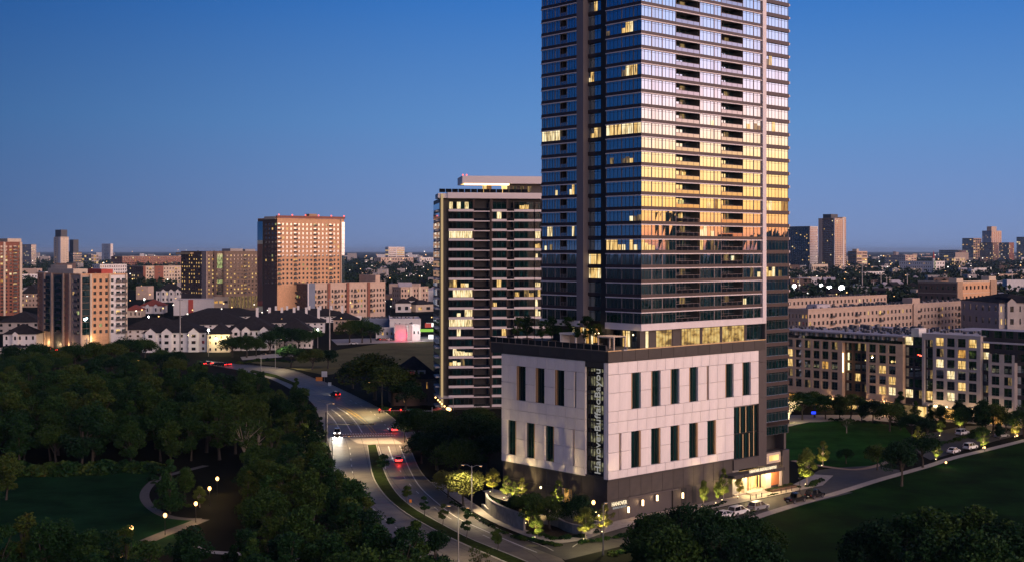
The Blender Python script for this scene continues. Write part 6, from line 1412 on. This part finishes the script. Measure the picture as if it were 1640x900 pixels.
# string of bulbs over the restaurant terrace
for i, (px, py) in enumerate(((697.5, 636), (701.5, 640), (704.5, 643), (707.5, 646), (712, 650), (717, 654), (720, 655))):
    p = G(px, py, 5); t = thing('hanging_bulb', 'warm bulb in the string over the restaurant terrace', 'bulb', (p[0], p[1], 5), 0, 'string of bulbs over the restaurant terrace')
    MB().ball((0, 0, 0), .26 if i < 5 else .5).build('bulb', 'lamp_warm', t); MB().tube([(0, 0, .2), (0, 0, .7)], .03, 5).build('cord', 'black_metal', t)
p = G(708, 646, 4); point('terrace_light', (p[0], p[1], 4), 110, (1, .62, .28), .5)
for px, py, l, m in ((702, 667, 'red parasol on the restaurant terrace', 'cloth_red'), (712, 668, 'dark parasol right of the red one', 'module_dark')):
    p = G(px, py); t = thing('parasol', l, 'parasol', p); MB().tube([(0, 0, 0), (0, 0, 2.9)], .05, 6).build('pole', 'steel', t); MB().tube([(0, 0, 2.2), (0, 0, 3.0)], [2.1, .05], 8, cap=False).build('canopy', m, t)
aw = thing('terrace_awning', 'sloping grey awning between brick house and banded tower', 'awning', G(700, 655), .2); MB().q((0, -4, 4.0), (5, -4, 4.0), (5, 8, 6.5), (0, 8, 6.5)).q((0, -4, 3.9), (5, -4, 3.9), (5, 8, 6.4), (0, 8, 6.4)).build('cover', 'roof_pale', aw)
for x in (.1, 4.8): MB().tube([(x, -3.9, 0), (x, -3.9, 3.9)], .08, 6).build('post', 'steel', aw)
# ------------------------------------------------------------------ traffic signals
def head_mesh():
    b = MB().box(-.22, .22, -.15, .15, -.65, .65); return b.mesh('signal_head', 'black_metal')
SHD = head_mesh(); LNS = MB().tube([(0, -.22, .40), (0, -.16, .40)], .15, 10).mesh('lens', 'signal_red'); LND = MB().tube([(0, -.22, 0), (0, -.16, 0)], .14, 10)
for z in (-.40, ): LND.tube([(0, -.22, z), (0, -.16, z)], .14, 10)
LND = LND.mesh('dark_lens', 'dark')
p = G(522, 706); sgm = thing('traffic_signal', 'dark mast arm signal seen from behind at the left kerb', 'traffic signal', p)
s_ = p[1] / F
hz = 4.35
MB().tube([(0, 0, 0), (0, 0, .6), (0, 0, 8.0)], [.24, .17, .12], 8).build('pole', 'black_metal', sgm); MB().tube([(0, 0, hz + .25), (78 * s_, -.6, hz + .4)], [.13, .07], 8).build('mast_arm', 'black_metal', sgm)
for d in (42, 58, 74):
    o = obj('signal_head', SHD, sgm, (d * s_, -.4, hz + .35)); o.rotation_euler = (0, math.radians(90), math.radians(180)); obj('lens', LNS, o); obj('dark_lens', LND, o)
p = G(692, 690); rs = thing('traffic_signal', 'mast arm signal with three red lights reaching from the right', 'traffic signal', p); s_ = p[1] / F
hz = H - (657.5 - CY) * s_
MB().tube([(0, 0, 0), (0, 0, 7)], [.2, .14], 8).build('pole', 'steel', rs); MB().tube([(0, 0, hz), (-86 * s_, 0, hz + .15)], [.13, .07], 8).build('mast_arm', 'steel', rs)
for px in (608, 624.5, 642):
    o = obj('signal_head', SHD, rs, ((px - 692) * s_, -.25, hz)); obj('lens', LNS, o); obj('dark_lens', LND, o); point('light', ((px - 692) * s_, -1.0, hz + .4), 160, (1, .04, .02), .2, rs)
sp_ = MB().box(-31 * s_ - 0, -41 * s_ + 0, 0, 0.01, 0, 0)
snb = thing('street_name_sign', 'green street name plate hung on the right signal arm', 'sign', (p[0] - 35 * s_, p[1] - .25, hz + .05)); MB().box(-6.2 * s_, 6.2 * s_, -.04, .04, -.35, .55).build('plate', 'sign_green', snb)
for a in range(6): MB().box((-5 + a * 1.7) * s_, (-5 + a * 1.7 + 1.1) * s_, -.06, -.041, .0, .22).build('mark', 'sign_white', snb)
def rsign(px, py, h, w, hh, mat, label):
    p = G(px, py); t = thing('road_sign', label, 'sign', p); MB().tube([(0, .06, 0), (0, .06, h)], .05, 6).build('post', 'steel', t); MB().box(-w / 2, w / 2, -.03, .03, h - hh, h).build('plate', mat, t)
rsign(511, 613, 2.4, 2.6, 1.6, 'sign_orange', 'orange work sign beside the far road'); rsign(519.5, 611, 4.2, 2.2, 2.2, 'sign_white', 'white square sign beside the far road'); rsign(528, 620, 2.0, 1.2, 1.4, 'sign_white', 'small white sign near the dark car'); rsign(657.5, 808, 1.1, .5, .6, 'sign_orange', 'tiny tan marker on the median')
# ------------------------------------------------------------------ vehicles
CARM = {}
def car_meshes(kind, paint):
    k = (kind, paint)
    if k in CARM: return CARM[k]
    L, Wd = {'sedan': (4.7, 1.82), 'suv': (4.9, 1.95), 'pickup': (5.6, 2.0)}[kind]
    zb, zs, zt = {'sedan': (.28, .92, 1.45), 'suv': (.34, 1.06, 1.80), 'pickup': (.42, 1.12, 1.88)}[kind]
    h = L / 2
    if kind == 'sedan': prof = [(-h, .5), (-h + .03, .85), (-h + .5, .98), (-.9, zs), (1.0, zs), (h - .35, .80), (h, .62), (h - .02, .40), (h - .25, zb), (-h + .2, zb)]; cab = [(-1.75, zs - .05), (-1.05, zt - .03), (-.3, zt), (.45, zt - .06), (1.35, zs - .08)]
    elif kind == 'suv': prof = [(-h, .55), (-h + .02, 1.0), (-h + .15, zs + .02), (-.9, zs), (1.05, zs), (h - .3, .98), (h, .80), (h, .50), (h - .2, zb), (-h + .2, zb)]; cab = [(-h + .12, zs - .03), (-h + .42, zt - .04), (-.6, zt), (.35, zt - .05), (1.25, zs - .05)]
    else: prof = [(-h, .6), (-h, 1.12), (-h + .1, 1.14), (-.75, 1.14), (1.1, zs), (h - .2, 1.08), (h, .9), (h, .55), (h - .2, zb), (-h + .2, zb)]; cab = [(-.78, zs - .03), (-.62, zt - .04), (-.1, zt), (.55, zt - .04), (1.35, zs - .05)]
    def loft(pr, ws, sh):
        m = MB(); n = len(pr); rings = []
        for y, q in zip(ws, sh):
            rings.append(len(m.v)); cz = sum(p[1] for p in pr) / n
            for x, z in pr: m.v.append((x * q, y, cz + (z - cz) * q))
        for a, b in zip(rings, rings[1:]):
            for i in range(n): m.f.append((a + i, a + (i + 1) % n, b + (i + 1) % n, b + i)); m.m.append(0)
        m.f.append(tuple(rings[0] + i for i in range(n))); m.m.append(0); m.f.append(tuple(rings[-1] + i for i in range(n))); m.m.append(0); return m
    w = Wd / 2
    body = loft(prof, (-w, -w * .93, w * .93, w), (.965, 1, 1, .965))
    for ax in (-h * .60, h * .60):
        for sy in (-1, 1): body.tube([(ax, sy * w * .90, .36), (ax, sy * w * 1.005, .36)], .42, 12, 1)
    roofp = [c for c in cab]
    def cabm(mat_roof):
        m = MB(); n = len(cab); wi, wo = w * .72, w * .90
        for sgn in (-1, 1):
            pts = []
            for i, (x, z) in enumerate(cab): 
                f = (z - cab[0][1]) / (zt - cab[0][1]); pts.append((x, sgn * (wo + (wi - wo) * f), z))
            m.q(*pts, m=0)
        for i in range(n - 1):
            (x0, z0), (x1, z1) = cab[i], cab[i + 1]; f0 = (z0 - cab[0][1]) / (zt - cab[0][1]); f1 = (z1 - cab[0][1]) / (zt - cab[0][1]); y0 = wo + (wi - wo) * f0; y1 = wo + (wi - wo) * f1
            m.q((x0, -y0, z0), (x0, y0, z0), (x1, y1, z1), (x1, -y1, z1), m=0)
        return m
    cb_ = cabm(0)
    rf = MB(); xa, xb = cab[1][0] + .02, cab[3][0] + .05; wi = w * .735
    rf.prism([(xa, -wi), (xb, -wi * .97), (xb, wi * .97), (xa, wi)], zt - .04, zt + .035)
    for x0, z0, x1, z1 in ((cab[0][0], cab[0][1], cab[1][0], cab[1][1]), (cab[4][0], cab[4][1], cab[3][0], cab[3][1])):
        for s in (-1, 1): rf.tube([(x0, s * w * .89, z0), (x1, s * w * .73, z1)], .045, 5)
    if kind != 'pickup': xm = -.35; rf.tube([(xm, w * .91, zs - .02), (xm, w * .73, zt)], .05, 5).tube([(xm, -w * .91, zs - .02), (xm, -w * .73, zt)], .05, 5)
    ty = MB().tube([(0, -.11, 0), (0, .11, 0)], .34, 14); rm = MB().tube([(0, -.125, 0), (0, .125, 0)], .20, 8)
    hl = MB().box(-.06, .05, -.20, .20, -.08, .08); tl = MB().box(-.05, .06, -.16, .16, -.12, .14); pt = MB().box(-.02, .02, -.26, .26, -.07, .07); mi = MB().box(-.08, .1, -.12, .12, -.07, .1)
    CARM[k] = dict(body=body.mesh('body', [paint, 'dark'], False), cab=cb_.mesh('window', 'car_glass'), roof=rf.mesh('roof', paint), tyre=ty.mesh('wheel', 'rubber', False), rim=rm.mesh('rim', 'chrome'),
                   dims=(L, Wd, zs), hl=hl, tl=tl, plate=pt.mesh('plate', 'sign_white'), mirror=mi.mesh('mirror', paint))
    for nm, mb_, on, off in (('headlight', hl, 'head', 'chrome'), ('tail_light', tl, 'tail', 'car_red')):
        CARM[k][nm + '1'] = mb_.mesh(nm, on); CARM[k][nm + '0'] = mb_.mesh(nm, off)
    return CARM[k]
def car(kind, paint, p, yaw, label, head=False, tail=False, group=None, beam=0, name=None, taillight=0):
    m = car_meshes(kind, paint); L, Wd, zs = m['dims']; t = thing(name or {'sedan': 'parked_car', 'suv': 'parked_suv', 'pickup': 'pickup_truck'}[kind], label, {'sedan': 'car', 'suv': 'car', 'pickup': 'pickup'}[kind], (p[0], p[1], .01), yaw, group)
    obj('body', m['body'], t); w = obj('window', m['cab'], t); obj('roof', m['roof'], t)
    for ax in (-L * .30, L * .30):
        for s in (-1, 1): q = obj('wheel', m['tyre'], t, (ax, s * (Wd / 2 - .1), .34)); obj('rim', m['rim'], q)
    for s in (-1, 1):
        obj('headlight', m['headlight%d' % head], t, (L / 2 - .06, s * Wd * .36, zs * .74)); obj('tail_light', m['tail_light%d' % tail], t, (-L / 2 + .02, s * Wd * .39, zs * .84)); obj('mirror', m['mirror'], t, (1.0, s * (Wd / 2 + .06), zs + .02))
        if head and beam: spot('beam', (L / 2 + .1, s * Wd * .36, zs * .74), (L / 2 + 9, s * Wd * .42, -.1), beam, 50, (1, .97, .88), .06, .8, t)
    if taillight: point('glow', (-L / 2 - .6, 0, .7), taillight, (1, .03, .02), .3, t)
    obj('plate', m['plate'], t, (-L / 2 - .0, 0, .62)); return t
def yaw(a, b): A = G(*a); B = G(*b); return math.atan2(B[1] - A[1], B[0] - A[0])
car('suv', 'car_silver', G(540, 696), yaw((540, 690), (536, 740)), 'car facing us with blazing headlights at the crossing', True, False, None, 2600, 'moving_car')
car('sedan', 'car_silver', G(638, 739), yaw((645, 757), (636, 725)), 'car driving away with red tail lights before the crossing', True, True, None, 1500, 'moving_car', 130)
car('sedan', 'car_white', G(630, 690), yaw((632, 690), (590, 655)) , 'white car with red lights waiting beyond the crossing', True, True, None, 300, 'moving_car', 40)
car('suv', 'car_black', G(537, 634), yaw((545, 633), (500, 622)), 'dark car with orange tail lights on the far road', True, True, None, 2200, 'moving_car', 14)
for i, (px, py) in enumerate(((322, 584), (333, 583.5), (347, 585), (355, 585.5), (362, 585))):
    car('sedan', 'car_black', G(px, py), yaw((350, 585), (310, 583)) , ('first', 'second', 'third', 'fourth', 'last')[i] + ' queueing car from the left on the far road, tail lights lit', False, True, 'queue of cars on the far road', 0, 'queueing_car', 50)
for px, py, y_, l in ((76, 560, 2.6, 'red lit car in front of the brick midrise'), (84, 562, 2.6, 'second red lit car before the brick midrise'), (277, 582, 0, 'red lit car beyond the wood, left of the mast'), (292, 580, 0, 'red lit car beyond the wood at the mast')):
    car('sedan', 'car_red', G(px, py), y_ + .3, l, False, True, None, 0, 'moving_car', 40)
for i, (px, py, c) in enumerate(((608, 545, 'car_black'), (615, 545, 'car_red'), (622, 544.5, 'car_white'), (628, 544, 'car_silver'), (634, 544, 'car_white'), (567, 551, 'car_white'), (715, 545, 'car_white'))):
    car('sedan', c, G(px, py), rnd.uniform(-.2, .3), ('black car parked left of the white shed', 'dark red car parked before the white shed', 'white car parked before the pink lit wall', 'silver car parked at the pink lit wall', 'white car parked right of the pink glow', 'white car under the yellow lit trees', 'white car beside the banded tower')[i], False, i == 1, 'cars before the warehouses')
ya = PF.a
car('suv', 'car_black', PF.w(PF.X(1305, -11.4), -11.4), ya, 'right black SUV parked at the big lawn kerb'); car('pickup', 'car_black', PF.w(PF.X(1274.5, -11.4), -11.4), ya, 'black pickup parked behind the right black SUV')
car('suv', 'car_silver', PF.w(PF.X(1215, -11.2), -11.2), ya, 'silver roofed SUV with dark back parked at the side street'); car('suv', 'car_white', PF.w(PF.X(1183, -11.4), -11.4), ya, 'white car half hidden behind the bottom trees'); car('sedan', 'car_white', PF.w(PF.X(1160, -11.4), -11.4), ya, 'white car deepest in the bottom trees')
car('suv', 'car_white', G(1541, 696), yaw((1520, 700), (1560, 692)), 'white SUV on the upper row of the car park'); car('suv', 'car_white', G(1554, 719), yaw((1540, 721), (1568, 715)), 'white hatchback lit by the flood lamp on the lower row'); car('sedan', 'car_white', G(1527, 725), yaw((1515, 728), (1540, 721)), 'white saloon at the lower left of the car park')
car('sedan', 'car_red', G(1466, 679), .1, 'dark red car by the glowing shopfront'); car('sedan', 'car_silver', G(1604, 700), .5, 'grey car at the right of the car park')
car('sedan', 'car_black', G(1575, 697), .5, 'black car behind the lit tree in the car park')
for px, py, l, w in ((1577, 716, 'bright flood lamp on a short post by the footpath, upper', 120), (1515, 740, 'bright flood lamp on a short post by the footpath, lower', 120), (1629, 697, 'bright flood lamp by the car park at right', 90)):
    p = G(px, py, 1.0); t = thing('bollard_lamp', l, 'lamp', (p[0], p[1], 0)); MB().tube([(0, 0, 0), (0, 0, .8)], .07, 6).build('post', 'black_metal', t); MB().ball((0, 0, 1.0), .26).build('lens', 'lamp_warm', t); point('light', (0, -.2, 1.5), w, (1, .82, .5), .2, t)
bl = G(1303, 661, 1.5); t = thing('blue_lit_sign', 'small glowing blue sign by the street trees', 'sign', (bl[0], bl[1], 0)); MB().tube([(0, 0.1, 0), (0, .1, 1.2)], .05, 6).build('post', 'black_metal', t); MB().box(-.7, .7, -.05, .05, 1.2, 2.0).build('panel', 'blue_led', t)
b = PF.w(57.86, 2); t = thing('flat_banner', 'pale upright panel standing at the far end of the tower base', 'panel', (b[0], b[1], 0), PF.a); MB().box(.3, 2.4, 2.0, 2.3, .2, 6.2).build('panel', 'stucco_cream', t); MB().box(.9, 1.0, 2.05, 2.25, 0, .2).build('foot', 'steel', t)

# ------------------------------------------------------------------ evening air
hz_ = bpy.data.materials.new('haze'); hz_.use_nodes = True; t_ = hz_.node_tree; t_.nodes.clear()
pv = nn('ShaderNodeVolumePrincipled', t_); pv.inputs['Color'].default_value = (.46, .70, 1.0, 1); pv.inputs['Density'].default_value = 2.4e-5; pv.inputs['Anisotropy'].default_value = .0
ov = nn('ShaderNodeOutputMaterial', t_); lk(pv.outputs[0], ov.inputs['Volume'], t_); MATS['haze'] = hz_
MB().box(-42500, 42500, -3000, 60500, -1.1, 135).build('haze', 'haze', kind='stuff')
